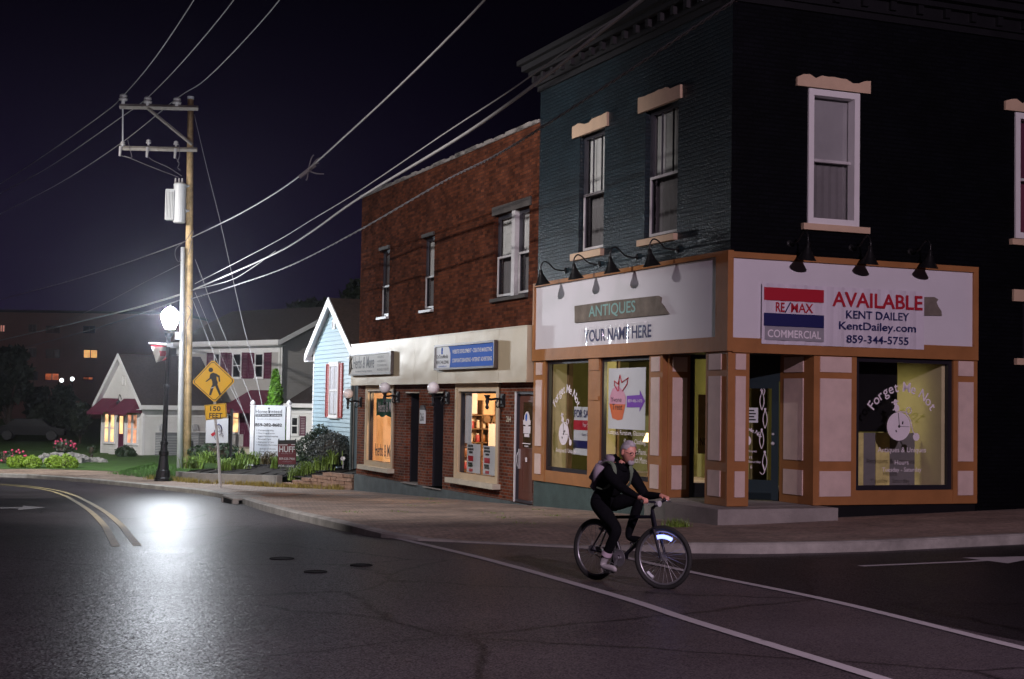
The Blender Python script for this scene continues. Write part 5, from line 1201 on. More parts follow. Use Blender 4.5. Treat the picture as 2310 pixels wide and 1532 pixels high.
mb = Mb(); poly(mb, 'R', [z_(*q) for q in [(345, 1000), (380, 985), (425, 1000), (470, 1030), (478, 1110), (458, 1112), (450, 1050), (425, 1040), (430, 1085), (445, 1120), (440, 1150), (490, 1280), (465, 1298), (405, 1165), (385, 1200), (350, 1300), (322, 1295), (350, 1190), (370, 1150), (365, 1100), (350, 1070), (285, 1115), (275, 1105), (330, 1060), (335, 1020)]], -YS_+.084, .004)
u, v = z_(348, 948); pdisc(mb, 'R', u, v, .075, .075, -YS_+.084); T.part('walker_symbol', mb, m_black)
mb = Mb(); poly(mb, 'R', [z_(*q) for q in [(350, 1193), (392, 1178), (390, 1192), (355, 1206)]], -YS_+.09); T.part('tape', mb, m_signw)
pq = [(462, 914), (511, 909), (513, 942), (465, 948)]
def plq(s, dY, mat, nm): mb = Mb(); poly(mb, 'R', [S(488+(x-488)*s, 928+(y-928)*(1-(1-s)*1.35), YS_) for x, y in pq], -YS_+dY, .006); return T.part(nm, mb, mat)
plq(1, .06, m_yel, 'plaque_plate'); plq(.95, .068, m_black, 'plaque_border'); plq(.915, .076, m_yel, 'plaque_face')
mb = Mb(); a, b = S(475, 927.5, YS_); c_, e_ = S(499, 916.5, YS_); txt(mb, '150', 'R', a, c_, b, e_, -YS_+.084, .02); a, b = S(473, 943, YS_); c_, e_ = S(503, 932, YS_); txt(mb, 'FEET', 'R', a, c_, b, e_, -YS_+.084, .02); T.part('lettering', mb, m_black)

YW = 55.0
T = Thing(W, 'hanging_sign', 'white hanging sign with a red and blue swirl drawing behind the plaque', 'sign', at(520, 1035, YW))
T.part('post', Mb().box(at(517.5, 1000, YW).x, at(523, 1000, YW).x, YW, YW+.1, at(519, 1045, YW).z, at(519, 922, YW).z), m_dark); T.part('arm', Mb().tube([at(465, 944, YW+.03), at(522, 936, YW+.03)], .03, 6), m_dark)
mb = Mb(); poly(mb, 'R', [S(x, y, YW) for x, y in ((465, 948.7), (515.5, 943.5), (514.6, 999), (464.2, 999.6))], -YW+.01, .03); T.part('panel', mb, m_signw)
w7 = lambda x, y: S(400+x/7.66, 920+y/7.66, YW)
mb = Mb(); stroke(mb, 'R', [w7(*q) for q in [(690, 300), (720, 285), (755, 310), (772, 360), (755, 425)]], .045, -YW+.045); stroke(mb, 'R', [w7(*q) for q in [(690, 340), (665, 370), (640, 410)]], .03, -YW+.045); stroke(mb, 'R', [w7(*q) for q in [(640, 490), (660, 540), (700, 560)]], .02, -YW+.045); stroke(mb, 'R', [w7(*q) for q in [(730, 470), (760, 440), (790, 445), (800, 480), (775, 490)]], .018, -YW+.045); stroke(mb, 'R', [w7(*q) for q in [(700, 400), (730, 410), (745, 370), (715, 330)]], .015, -YW+.045); T.part('blue_drawing', mb, m_navy)
mb = Mb(); poly(mb, 'R', [w7(*q) for q in [(580, 455), (640, 415), (665, 430), (655, 470), (605, 495)]], -YW+.045); T.part('red_drawing', mb, m_redp)

YH = 57.0; g_ = at(600, 1040, YH)
T = Thing(W, 'care_sign', 'tall white two post sign board reading Home Instead Senior Care', 'sign', g_)
for x in (567, 649):
    a = at(x, 1050, YH); b = at(x, 915, YH); mb = Mb(); mb.box(a.x-.075, a.x+.075, YH-.075, YH+.075, a.z-.2, b.z); mb.box(a.x-.1, a.x+.1, YH-.1, YH+.1, b.z, b.z+.03); mb.lathe([(.05, .03), (.1, .08), (.09, .14), (.03, .2), (0, .23)], (a.x, YH, b.z), 8); T.part('post', mb, m_white)
mb = Mb(); a = at(572.5, 1034, YH); b = at(644.5, 915, YH); mb.box(a.x, b.x, YH-.04, YH+.04, a.z, b.z); T.part('board', mb, m_signw)
w8 = lambda x, y: S(550+x/8.513, 890+y/8.513, YH); D8 = -YH+.046
def t8(mb, s, x0, x1, y0, y1, bold=.0, sl=0): a, zt = w8(x0, y0); b, zb = w8(x1, y1); txt(mb, s, 'R', a, b, zb, zt, D8, bold, sl)
mb = Mb(); t8(mb, 'Home', 235, 455, 290, 362, -.0); t8(mb, 'nstead', 500, 735, 290, 362, 0); a, b = w8(487, 330); poly(mb, 'R', [w8(*q) for q in [(478, 300), (497, 300), (497, 362), (478, 362)]], D8); u, v = w8(487, 268); pdisc(mb, 'R', u, v, .035, .035, D8, 12)
poly(mb, 'R', [w8(*q) for q in [(228, 375), (738, 375), (738, 423), (228, 423)]], D8)
t8(mb, '859-282-8682', 222, 735, 548, 620, .035)
for i, s in enumerate(['Companionship', 'Meal Preparation', 'Light Housekeeping', 'Personal Care', "Alzheimer's Care", 'Medication Reminders']): t8(mb, '• '+s, 248, 270+[310, 325, 385, 255, 310, 395][i], 672+56*i, 705+56*i+(8 if i in (0, 1, 2) else 0))
t8(mb, 'Instead of doubts,', 310, 620, 1025, 1062, 0, .2); t8(mb, "there's Home Instead", 300, 690, 1080, 1112, 0, .2); T.part('lettering', mb, m_black)
mb = Mb(); a, zt = w8(240, 385); b, zb = w8(725, 414); txt(mb, 'SENIOR CARE', 'R', a, b, zb, zt, D8+.005, .02); T.part('white_lettering', mb, m_signw)
mb = Mb(); t8(mb, "to us, it's personal.", 255, 695, 450, 495, 0, .3); T.part('tagline', mb, m_grayp)
YF = 53.0
T = Thing(W, 'realty_yard_sign', 'dark maroon realty yard sign reading HUFF among the lilies', 'sign', at(648, 1055, YF))
m_mar = M('sign_maroon', (.13, .012, .022), .5, var=.05)
w9 = lambda x, y: S(550+x/8.513, 890+y/8.513, YF); D9 = -YF+.03
mb = Mb(); poly(mb, 'R', [w9(*q) for q in [(657, 950), (1003, 950), (1000, 1340), (657, 1340)]], -YF, .025); T.part('panel', mb, m_mar)
mb = Mb(); poly(mb, 'R', [w9(*q) for q in [(657, 878), (1003, 872), (1003, 950), (657, 950)]], -YF, .025); poly(mb, 'R', [w9(*q) for q in [(662, 1345), (990, 1345), (985, 1405), (662, 1405)]], -YF, .02); T.part('dark_panel', mb, m_black)
def t9(mb, s, x0, x1, y0, y1, bold=.0): a, zt = w9(x0, y0); b, zb = w9(x1, y1); txt(mb, s, 'R', a, b, zb, zt, D9, bold)
mb = Mb(); t9(mb, 'HUFF', 682, 980, 992, 1112, .02); t9(mb, '859-525-7900', 680, 980, 1210, 1258, .012); t9(mb, 'FOR LEASE', 672, 970, 1350, 1398, .012); poly(mb, 'R', [w9(*q) for q in [(672, 962), (842, 960), (842, 974), (672, 976)]], D9); poly(mb, 'R', [w9(*q) for q in [(915, 956), (990, 954), (990, 968), (915, 970)]], D9); T.part('lettering', mb, m_signw)
mb = Mb(); t9(mb, '• REALTY •', 682, 985, 1128, 1145, .012); t9(mb, '• huff.com •', 740, 925, 1278, 1298); T.part('small_lettering', mb, m_grayp)
for x in (629, 667): T.part('stake', Mb().tube([at(x, 1058, YF), at(x, 990, YF)], .02, 5), m_dark)

# ------------------------------------------------------------------ planting
def leafcloud(mb, fn, n, s, r, stretch=1.0, tilt=None):
    for i in range(n):
        c, nd = fn(r)
        a = V((r.gauss(0, 1), r.gauss(0, 1), r.gauss(0, 1)))+(nd*1.2 if nd else V((0, 0, 0))); a.normalize()
        b = a.orthogonal().normalized(); b.rotate(Matrix.Rotation(r.uniform(0, 6.28), 3, a)); e = a.cross(b)
        q = s*r.uniform(.6, 1.4); c = V(c)
        mb.add([c-b*q*stretch, c+e*q*.45-b*q*.1, c+b*q*stretch, c-e*q*.45-b*q*.1], [(0, 1, 2, 3)])
def ell(c, rx, ry, rz, thick=.25, flat=0.0):
    def f(r):
        while True:
            d = V((r.gauss(0, 1), r.gauss(0, 1), r.gauss(0, 1)))
            if d.length > .01: break
        d.normalize(); k = 1-thick*r.random()**1.5
        lump = 1+.10*sin(5*d.x+3*d.z+c[0])+.08*sin(7*d.y-4*d.x+c[1])
        z = d.z*rz*k*lump
        if z < -rz*.75: z = -rz*.75
        return (c[0]+d.x*rx*k*lump, c[1]+d.y*ry*k*lump, c[2]+z), d
    return f
def bush(name, cat, lab, px, py0, py1, w, Y, mat, n, s, seed, group=None, parts=None, ry=None):
    b = at(px, py1, Y); t_ = at(px, py0, Y); rx = w/2*Y/3300; rz = (t_.z-b.z)/2*1.1; c = V((b.x, Y, b.z+rz*.75+.02)); r = random.Random(seed)
    T = Thing(W, name, lab, cat, b, group)
    mb = Mb(); leafcloud(mb, ell(c, rx, ry or rx*.8, rz), n, s, r); T.part('foliage', mb, mat)
    mb = Mb()
    for i in range(5): mb.tube([b+V((r.uniform(-.1, .1), r.uniform(-.1, .1), -.1)), b+V((r.uniform(-.5, .5)*rx, r.uniform(-.5, .5)*rx, rz*1.2))], [.03, .012], 5)
    mb.ball(c, (rx*.62, (ry or rx*.8)*.62, rz*.62), 10, 7); T.part('stems', mb, m_bark); return T, c, rx, rz
bush('round_bush', 'bush', 'large round dark green clipped bush in front of the blue house', 732, 961, 1050, 122, 52, m_green2, 5200, .055, 1)
bush('round_bush', 'bush', 'grey green spreading bush in front of the dark green one', 753, 973, 1052, 108, 49.5, m_green3, 4200, .05, 2)
for i, (px, y0, y1, w, l) in enumerate([(36, 1028, 1056, 42, 'bright green clipped bush at the far left end of the hedge row'), (70, 1029, 1056, 46, 'second bright green clipped bush from the left'), (122, 1028, 1057, 42, 'third bright green clipped bush, left of the biggest one'), (151, 1026, 1058, 52, 'biggest bright green clipped bush, beside the rubble wall')]):
    bush('hedge_bush', 'bush', l, px, y0, y1, w, 63.8, m_green1, 1900, .05, 10+i, 'clipped hedge bushes along the pavement')
for i, (px, y0, y1, w, Y, l) in enumerate([(144, 992, 1024, 48, 70, 'rose bush with pink flowers above the rubble wall'), (22, 1016, 1052, 66, 67.5, 'rose bush with pink flowers at the left edge behind hedges')]):
    T, c, rx, rz = bush('rose_bush', 'bush', l, px, y0, y1, w, Y, m_green2, 700, .06, 30+i, 'flowering rose bushes'); r = random.Random(50+i); mb = Mb()
    for k in range(38):
        q, d = ell(c, rx*1.12, rx*.8, rz*1.15, .15)(r)
        if q[2] > c.z-.1: mb.ball(q, .055, 7, 4)
    T.part('blossom', mb, m_flower)
bush('low_bush', 'bush', 'low dark bush at the front corner of the beige cottage', 284, 1006, 1034, 46, 76, m_green2, 1100, .07, 41)
bush('small_shrub', 'bush', 'small sparse shrub at the left front of the cottage', 206, 1003, 1026, 20, 74, m_green2, 120, .06, 42)
bush('porch_shrub', 'bush', 'dark shrub behind the white hanging sign', 490, 995, 1040, 120, 62, m_green2, 900, .09, 43)
# arborvitae
r = random.Random(77); b = at(617, 1035, 60); t_ = at(616, 834, 60); h = t_.z-b.z
def cone(r):
    f = r.random()**.8; a = r.uniform(0, 6.28); R = (.62*(1-f)**.8+.03)*(1-.3*r.random()**2)*(1+.12*sin(9*f+3*a))
    return (b.x+R*cos(a), 60+R*sin(a), b.z+h*f), V((cos(a), sin(a), .8))
T = Thing(W, 'arborvitae', 'narrow conical bright green arborvitae behind the white sign board', 'tree', b); mb = Mb(); leafcloud(mb, cone, 5200, .075, r, 1.3); T.part('crown', mb, m_arb); T.part('trunk', Mb().tube([b+V((0, 0, -.3)), b+V((0, 0, h*.9))], [.09, .02], 7), m_bark)
# lilies
def lily(px, py, w, Y, n, seed, lab, mat=m_green4, hh_=.55):
    b = at(px, py, Y); r = random.Random(seed); mb = Mb(); R = w/2*Y/3300
    for i in range(n):
        a = r.uniform(0, 6.28); o = b+V((r.gauss(0, .35)*R, r.gauss(0, .35)*R, -.08)); L = R*r.uniform(.5, 1.1); H_ = hh_*r.uniform(.6, 1.25); wd = .02; s = V((-sin(a), cos(a), 0))*wd
        pr = None
        for k in range(5):
            t = k/4; p = o+V((cos(a)*L*t**1.3, sin(a)*L*t**1.3, H_*(1.9*t-1.25*t*t))); ww = s*(1-t*.85)
            if pr: mb.quad(pr[0]-pr[1], pr[0]+pr[1], p+ww, p-ww)
            pr = (p, ww)
    single(W, 'lily_clump', mb, mat, lab, 'plant', b, 'clumps of daylilies in the beds')
for q in [(438, 1052, 62, 56, 120, 1, 'daylily clump nearest the utility pole foot'), (468, 1040, 52, 57, 110, 2, 'daylily clump left of the leaning sign post'), (540, 1058, 44, 54.5, 90, 11, 'low daylily clump on the dark mulch right of the sign post'), (625, 1052, 40, 53.5, 80, 12, 'daylily clump at the foot of the maroon yard sign'), (508, 1056, 46, 54, 100, 3, 'daylily clump right of the leaning sign post'), (540, 1045, 30, 56, 60, 4, 'small daylily clump under the dark sign post'), (572, 1042, 46, 55.5, 90, 5, 'daylily clump at the left post of the tall white sign'),
          (668, 1078, 46, 49.5, 100, 7, 'daylily clump at the low end of the sandstone wall'), (696, 1068, 56, 49.3, 150, 8, 'wide daylily clump in the middle of the sandstone wall'), (728, 1055, 56, 49, 150, 9, 'daylily clump below the grey green bush'), (752, 1042, 36, 48.8, 60, 10, 'upright daylily clump at the high end of the sandstone wall')]: lily(*q)
lily(610, 1042, 56, 54.5, 130, 6, 'brownish wilting lily clump at the foot of the white sign', M('wilted_leaf', (.10, .075, .03), .7, var=.5, vs=5))
# raised bed: concrete edging, mulch, sandstone wall
def bwall(pts, w, h0, h1, sub=6):
    mb = Mb(); pts = [smooth(a, b, j/sub) for a, b in zip(pts, pts[1:]) for j in range(sub)]+[pts[-1]]; rows = []
    for i, p in enumerate(pts):
        a = pts[max(i-1, 0)]; b = pts[min(i+1, len(pts)-1)]; tx, ty = b[0]-a[0], b[1]-a[1]; l = sqrt(tx*tx+ty*ty); n_ = (-ty/l*w/2, tx/l*w/2); h = h0+(h1-h0)*i/(len(pts)-1)
        L_ = (p[0]+n_[0], p[1]+n_[1]); R_ = (p[0]-n_[0], p[1]-n_[1]); rows.append([bz(L_, -.2), bz(L_, h), bz(R_, h), bz(R_, -.2)])
    loft(mb, rows); n = len(rows)*4; mb.add(rows[0], [(0, 1, 2, 3)]); mb.add(rows[-1], [(3, 2, 1, 0)]); return mb
single(W, 'bed_edging', bwall([(-3.2, 34.6), (-2.85, 32.2), (-1.3, 28.6), (-1.05, 27.4)], .2, .30, .36), m_conc, 'long low concrete edging wall of the planting bed', 'wall', bz((-2.5, 31)))
sb = random.Random(88); mb = Mb(); rows = []
for i in range(45):
    t = i/44; p = dense([(-3.0, 34.8), (-2.75, 32.3), (-1.2, 28.6), (-.9, 27.2), (.35, 23.1)], 4)[int(t*15.99)]
    rows.append([bz((p[0]+.05+k*.3, p[1]+k*.09), .22+.1*t+(.34+.3*t)*(k/18)**.7+.07*sb.random()) for k in range(19)])
loft(mb, rows); o = struct('planting_bed', mb, m_soil)
r = random.Random(9); SW_ = Thing(B, 'sandstone_wall', 'stepped dry laid red sandstone wall beside the brick building', 'wall', (-.3, 25, zsB(-.3, 25))); mb = Mb()
A0, A1 = V((-1.12, 27.2, 0)), V((.2, 22.6, 0)); Lw = (A1-A0).length; dw = (A1-A0).normalized(); nw = V((-dw.y, dw.x, 0))
for row in range(8):
    s0 = max(0, (row-2.2)*.62) if row > 1 else 0; s = s0
    while s < Lw-.1:
        l = min(r.uniform(.3, .75), Lw-s); a = A0+dw*(s+.008); b = A0+dw*(s+l-.012); zb_ = zsB(A0.x+dw.x*s, A0.y+dw.y*s*.0+A1.y*0+25)-.08+row*.112
        o_ = r.uniform(-.03, .03); f = nw*(.13+o_); g = nw*(-.13+o_); z1 = zb_+.10+r.uniform(-.008, .006)
        j = lambda v: V((v.x+r.uniform(-.012, .012), v.y+r.uniform(-.012, .012), v.z+r.uniform(-.008, .008)))
        vs = [a+f, b+f, b+g, a+g]; vs = [j(V((v.x, v.y, zb_))) for v in vs]+[j(V((v.x, v.y, z1))) for v in vs]
        mb.add(vs, [(0, 3, 2, 1), (4, 5, 6, 7), (0, 1, 5, 4), (1, 2, 6, 5), (2, 3, 7, 6), (3, 0, 4, 7)]); s += l
SW_.part('stones', mb, m_stone)
# rubble wall by the hedge
r = random.Random(19); a = at(92, 1056, 68.5); b = at(236, 1050, 69.5); mb = Mb()
for i in range(170):
    t = r.random(); top_ = 1.0 if t < .45 else 1-(t-.45)*1.2; c = a+(b-a)*t; zz = r.random()*.62*top_; c = V((c.x, c.y+r.uniform(-.12, .2), c.z+zz)); s = r.uniform(.1, .19)
    n0 = len(mb.v); mb.ball(c, (s*1.35, s, s*.75), 7, 5)
    for k in range(n0, len(mb.v)): v = mb.v[k]; mb.v[k] = (v[0]+r.uniform(-.03, .03), v[1]+r.uniform(-.03, .03), v[2]+r.uniform(-.025, .025))
mb.box(a.x, b.x-.8, a.y, a.y+.35, a.z-.2, a.z+.5)
single(W, 'rubble_wall', mb, m_rub, 'low grey rubble stone wall behind the clipped hedge', 'wall', a)
# weeds, dry grass, grass blades
def blades(mb, fn, n, h, r, w=.012):
    for i in range(n):
        p = fn(r); a = r.uniform(0, 6.28); hh2 = h*r.uniform(.5, 1.3); d = V((cos(a), sin(a), 0)); s = V((-sin(a), cos(a), 0))*w
        mb.add([p-s, p+s, p+d*hh2*.35+V((0, 0, hh2))], [(0, 1, 2)])
r = random.Random(23); mb = Mb()
strip = dense([(-4.0, 35.2), (-3.3, 33.2), (-2.9, 31.2), (-1.6, 28.3), (-1.35, 27.0), (-.4, 24.6), (.0, 23.0)], 6)
def fn(r):
    t = r.random(); q = strip[int(t*(len(strip)-1))]; return bz((q[0]-abs(r.gauss(0, .14))-.05*sin(t*40), q[1]+r.gauss(0, .15)), -.02)
blades(mb, fn, 2600, .17, r, .016); struct('weeds', mb, m_dry, 'stuff')
mb = Mb(); r = random.Random(24)
def fn(r):
    c = r.choice([(-3.7, 6.4), (-2.8, 3.1), (-3.2, 1.2), (-.8, 6.2), (-1.6, 3.6), (-2.4, 9.4), (-1.4, 10.8), (-.6, 13.5), (-4.6, 6.8), (-2.2, 5.0)]); return bz((c[0]+r.gauss(0, .09), c[1]+r.gauss(0, .25)), -.01)
blades(mb, fn, 420, .03, r, .008); struct('pavement_weeds', mb, m_green4, 'stuff')
g_ = gnd(1527, 1188); r = random.Random(25); mb = Mb(); blades(mb, lambda r: g_+V((r.gauss(0, .1), r.gauss(0, .06), -.01)), 260, .13, r, .007); single(W, 'grass_tuft', mb, m_green4, 'small grass tuft growing at the edge of the entry step', 'plant', g_)
mb = Mb(); r = random.Random(26)
def fn(r):
    t = r.random(); y = r.uniform(33, 47); x = -3.0+(y-35)*-.2+r.uniform(-1.2, 5)
    if y > 41: x -= 1.2
    return bz((max(x, -4.6+.35*(y-40) if y > 40 else -9), y), .03)
blades(mb, fn, 9000, .12, r, .02); struct('grass', mb, m_lawn, 'stuff')
for px, py, s, mt, nm, l, ct in [(435, 1076, .16, m_rock, 'rock', 'round pale rock at the foot of the concrete edging', 'rock'), (546, 1083, .17, M('paper_bag', (.55, .36, .16), .8, var=.2), 'paper_bag', 'crumpled tan paper bag lying on the pavement edge', 'litter'), (560, 1086, .09, m_signw, 'crumpled_paper', 'scrap of crumpled white paper beside the tan bag', 'litter')]:
    p = gnd(px, py); r = random.Random(px); mb = Mb(); mb.ball(p+V((0, 0, s*.6)), (s*1.2, s, s*.75), 9, 6); mb.v = [(x+r.uniform(-.2, .2)*s, y+r.uniform(-.2, .2)*s, z+r.uniform(-.2, .2)*s) for x, y, z in mb.v]; single(W, nm, mb, mt, l, ct, p)
p = at(774, 1036, 47.5); mb = Mb(); mb.lathe([(0, -.06), (.05, -.05), (.075, .05), (.06, .055), (0, .02)], p, 12, Matrix.Rotation(radians(60), 3, 'X')); mb.tube([p+V((0, .02, -.3)), p], .012, 5); single(W, 'ground_spotlight', mb, m_galv, 'small metal ground spotlight on top of the sandstone wall', 'spotlight', p+V((0, 0, -.3)))

# ------------------------------------------------------------------ trees, far lamps and car
def tree(lab, px, pyt, pyb, w, Y, seed, n=2600, s=.5):
    b = at(px, pyb, Y); t_ = at(px, pyt, Y); r = random.Random(seed); H_ = t_.z-b.z; R = w/2*Y/3300
    T = Thing(W, 'tree', lab, 'tree', b, 'dark trees in the background'); mb = Mb(); mb.tube([b, b+V((.1, 0, H_*.3)), b+V((0, .2, H_*.8))], [.03*H_, .025*H_, .006*H_], 8)
    cs = []
    for i in range(9):
        a = r.uniform(0, 6.28); f = r.uniform(.35, .85); q = b+V((cos(a)*R*r.uniform(.3, .75), sin(a)*R*.6, H_*f)); cs.append((q, R*r.uniform(.3, .5))); mb.tube([b+V((0, 0, H_*f*.5)), q], [.012*H_, .004*H_], 6)
    T.part('trunk', mb, m_bark); mb = Mb()
    for q, rr in cs: leafcloud(mb, ell(q, rr, rr, rr*.8, .6), n//9, s, r)
    T.part('crown', mb, m_treed)
tree('dark tree at the left edge in front of the apartment block', 15, 770, 1010, 130, 105, 61); tree('dark low tree left of the cottage', 105, 870, 1000, 120, 110, 62); tree('dark tree behind the grey house roof', 650, 650, 900, 150, 120, 63, s=.6); tree('dark tree between blue house and brick building', 775, 610, 900, 110, 110, 64, s=.6); tree('dark tree behind the blue house gable', 715, 655, 900, 110, 115, 65, s=.6); tree('dark shrubby tree beside the cottage left wall', 178, 905, 1010, 50, 95, 66, 1500, .3)
for px, py, l in ((139, 858, 'lit globe lamp beside the orange lit apartment window'), (163, 855, 'lit globe lamp to the right, by the apartment block')):
    c = at(px, py, 150); T = Thing(W, 'garden_lamp', l, 'lamp', c+V((0, 0, -4)), 'lit globe lamps by the apartments'); mb = Mb(); mb.smooth = True; mb.ball(c, .22, 10, 7); T.part('globe', mb, emit('white_globe', (.95, 1, 1), 3)); T.part('post', Mb().tube([c+V((0, 0, -4)), c+V((0, 0, -.2))], .05, 6), m_dark)
cc = at(70, 960, 98); FCAR = Fr((cc.x, cc.y, zs(cc)+.2), radians(12))
T = Thing(FCAR, 'parked_car', 'dark parked car in the shadows left of the cottage', 'car', (0, 0, 0))
mb = Mb(); mb.prism([(-2.2, .35), (2.2, .35), (2.25, .75), (1.3, .92), (.75, 1.4), (-.95, 1.42), (-1.6, .95), (-2.25, .85)], 'y', -.85, .85); T.part('body', mb, m_carp)
mb = Mb(); mb.prism([(1.2, .93), (.72, 1.36), (-.9, 1.38), (-1.5, .96)], 'y', -.86, .86); T.part('side_window', mb, m_dkwin)
for x in (-1.4, 1.4):
    for y in (-.86, .86): mb = Mb(); mb.lathe([(0, -.1), (.32, -.1), (.34, 0), (.32, .1), (0, .1)], (x, y, .33), 16, Matrix.Rotation(pi/2, 3, 'X')); T.part('wheel', mb, m_black)
for y in (-.6, .6): mb = Mb(); mb.ball((2.2, y, .7), (.06, .14, .08), 8, 5); T.part('headlight', mb, m_galv)
# ------------------------------------------------------------------ bicycle and rider
ga = gnd(1345, 1306, -.15); gb = gnd(1492, 1334, -.15); gm = (ga+gb)/2
HD = atan2(-.76, .65); gm.z = zs(gm)-.15
FK = Fr(gm, HD)
m_tyre = M('rubber_tyre', (.014, .014, .014), .8, var=.1); m_rim = M('alloy_rim', (.42, .42, .45), .35, metal=.8, var=.1); m_bframe = M('dark_bike_paint', (.012, .012, .02), .3, var=.1, coat=.4)
BK = Thing(FK, 'bicycle', 'dark mountain bicycle ridden across the junction, blue light on front wheel', 'bicycle', (0, 0, 0))
RW = .345
def wheel(cx, steer, nm, extra=None):
    Rz = Matrix.Rotation(steer, 3, 'Z'); c = V((cx, 0, RW))
    def ring(R, r, n=44, m_=8):
        mb = Mb(); mb.smooth = True; vs = []
        for i in range(n):
            a = 2*pi*i/n
            for j in range(m_): b = 2*pi*j/m_; q = R+r*cos(b); vs.append(c+Rz @ V((q*cos(a), r*sin(b), q*sin(a))))
        mb.add(vs, [(i*m_+j, i*m_+(j+1) % m_, ((i+1) % n)*m_+(j+1) % m_, ((i+1) % n)*m_+j) for i in range(n) for j in range(m_)]); return mb
    w = BK.part(nm, ring(RW-.026, .026), m_tyre); w.name = 'wheel'
    mb = ring(RW-.06, .012); BK.part('rim', mb, m_rim, w)
    mb = Mb()
    for i in range(28):
        a = 2*pi*i/28; s = .03 if i % 2 else -.03; mb.tube([c+Rz @ V((.02*cos(a+.9), s, .02*sin(a+.9))), c+Rz @ V(((RW-.06)*cos(a), 0, (RW-.06)*sin(a)))], .0018, 4, False)
    BK.part('spokes', mb, m_rim, w)
    mb = Mb(); mb.tube([c+Rz @ V((0, -.05, 0)), c+Rz @ V((0, .05, 0))], .025, 10); BK.part('hub', mb, m_rim, w)
    if extra:
        mb = Mb(); mb.tube([c+Rz @ V((.225*cos(a), -.012, .225*sin(a))) for a in [radians(62+i*6) for i in range(9)]], .022, 8); BK.part('wheel_light', mb, emit('blue_led', (.26, .32, 1.0), 3), w)
        mb = Mb(); mb.tube([c+Rz @ V((.25*cos(a), -.0, .25*sin(a))) for a in [radians(222+i*5) for i in range(5)]], .02, 6); BK.part('reflector', mb, m_signw, w)
    else:
        mb = Mb(); mb.tube([c+V((.25*cos(a), 0, .25*sin(a))) for a in [radians(60+i*5) for i in range(4)]], .016, 6); BK.part('reflector', mb, m_signw, w)
    return w
ST_ = radians(16); XR, XF = -.52, .53
wheel(XR, 0, 'wheel'); wheel(XF, ST_, 'wheel', True)
BBp = V((-.09, 0, .29)); HT = V((.36, 0, .80)); HB = V((.395, 0, .66)); SS = V((-.30, 0, .72))
def tb(pts, r, n=8): mb = Mb(); mb.smooth = True; mb.tube(pts, r, n); return mb
mb = Mb()
for a, b, r in ((BBp, HB, .022), (SS, HT-V((0, 0, .03)), .019), (BBp, SS+V((-.02, 0, .06)), .018), (HT, HB, .024)): mb.tube([a, b], r, 10)
for s in (-1, 1):
    mb.tube([BBp+V((-.03, .03*s, 0)), V((XR, .06*s, RW))], .011, 8); mb.tube([SS+V((0, .02*s, -.03)), V((XR, .06*s, RW))], .010, 8)
BK.part('frame', mb, m_bframe)
mb = Mb(); Rz = Matrix.Rotation(ST_, 3, 'Z'); fc = V((XF, 0, RW))
for s in (-1, 1): mb.tube([fc+Rz @ V((0, .06*s, 0)), fc+Rz @ V((-.09, .055*s, .30))], .015, 8)
mb.tube([fc+Rz @ V((-.09, -.06, .30)), fc+Rz @ V((-.09, .06, .30))], .02, 8); mb.tube([fc+Rz @ V((-.09, 0, .30)), HT+V((0, 0, .04))], .02, 8); BK.part('fork', mb, m_bframe)
stem = HT+V((0, 0, .06)); bc_ = stem+Rz @ V((.08, 0, .06)); HR_, HL_ = bc_+Rz @ V((-.05, -.30, .03)), bc_+Rz @ V((-.05, .30, .03))
mb = Mb(); mb.tube([HT, stem, bc_], .018, 8); mb.tube(dense([HR_, bc_+Rz @ V((-.01, -.13, .02)), bc_, bc_+Rz @ V((-.01, .13, .02)), HL_], 4), .014, 8); h_ = BK.part('handlebar', mb, m_bframe, smooth=True)
for e, s in ((HR_, 1), (HL_, -1)): BK.part('grip', tb([e+Rz @ V((0, -.02*s, 0)), e+Rz @ V((.01, .11*s, 0))], .018), m_tyre, h_); BK.part('brake_lever', tb([e+Rz @ V((.03, .11*s, -.01)), e+Rz @ V((.06, .03*s, -.03))], .007, 6), m_rim, h_)
mb = Mb(); mb.lathe([(0, -.03), (.028, -.03), (.034, .03), (0, .032)], bc_+V((.03, -.05, .0)), 10, Matrix.Rotation(pi/2, 3, 'Y')); BK.part('headlight', mb, m_galv, h_)
SZ = .80
BK.part('seat_post', tb([SS, V((-.335, 0, SZ))], .014), m_rim)
mb = Mb(); mb.smooth = True
for i in range(7):
    pass
mb.tube(dense([(-.47, 0, SZ+.025), (-.40, 0, SZ+.02), (-.28, 0, SZ+.01), (-.19, 0, SZ)], 4), [.05, .075, .085, .088, .085, .075, .06, .045, .036, .03, .026, .022, .012], 10); mb.v = [(x, y, SZ+(z-SZ)*.45) for x, y, z in mb.v]; BK.part('saddle', mb, m_tyre)
cra = radians(-115)    # right crank direction from the bottom bracket
cr = V((cos(cra), 0, sin(cra)))*.172
mb = Mb(); mb.lathe([(.03, -.004), (.09, -.004), (.095, 0), (.09, .004), (.03, .004)], BBp+V((0, -.05, 0)), 26, Matrix.Rotation(pi/2, 3, 'X')); mb.tube([BBp+V((0, -.07, 0)), BBp+cr+V((0, -.08, 0))], .012, 8); mb.tube([BBp+V((0, .07, 0)), BBp-cr+V((0, .08, 0))], .012, 8); mb.tube([BBp+V((0, -.08, 0)), BBp+V((0, .08, 0))], .02, 8); ck = BK.part('crankset', mb, m_rim)
PR, PLf = BBp+cr+V((0, -.13, 0)), BBp-cr+V((0, .13, 0))
for p in (PR, PLf): mb = Mb(); mb.box(p.x-.045, p.x+.045, p.y-.04, p.y+.04, p.z-.012, p.z+.012); BK.part('pedal', mb, m_tyre, ck)
mb = Mb()
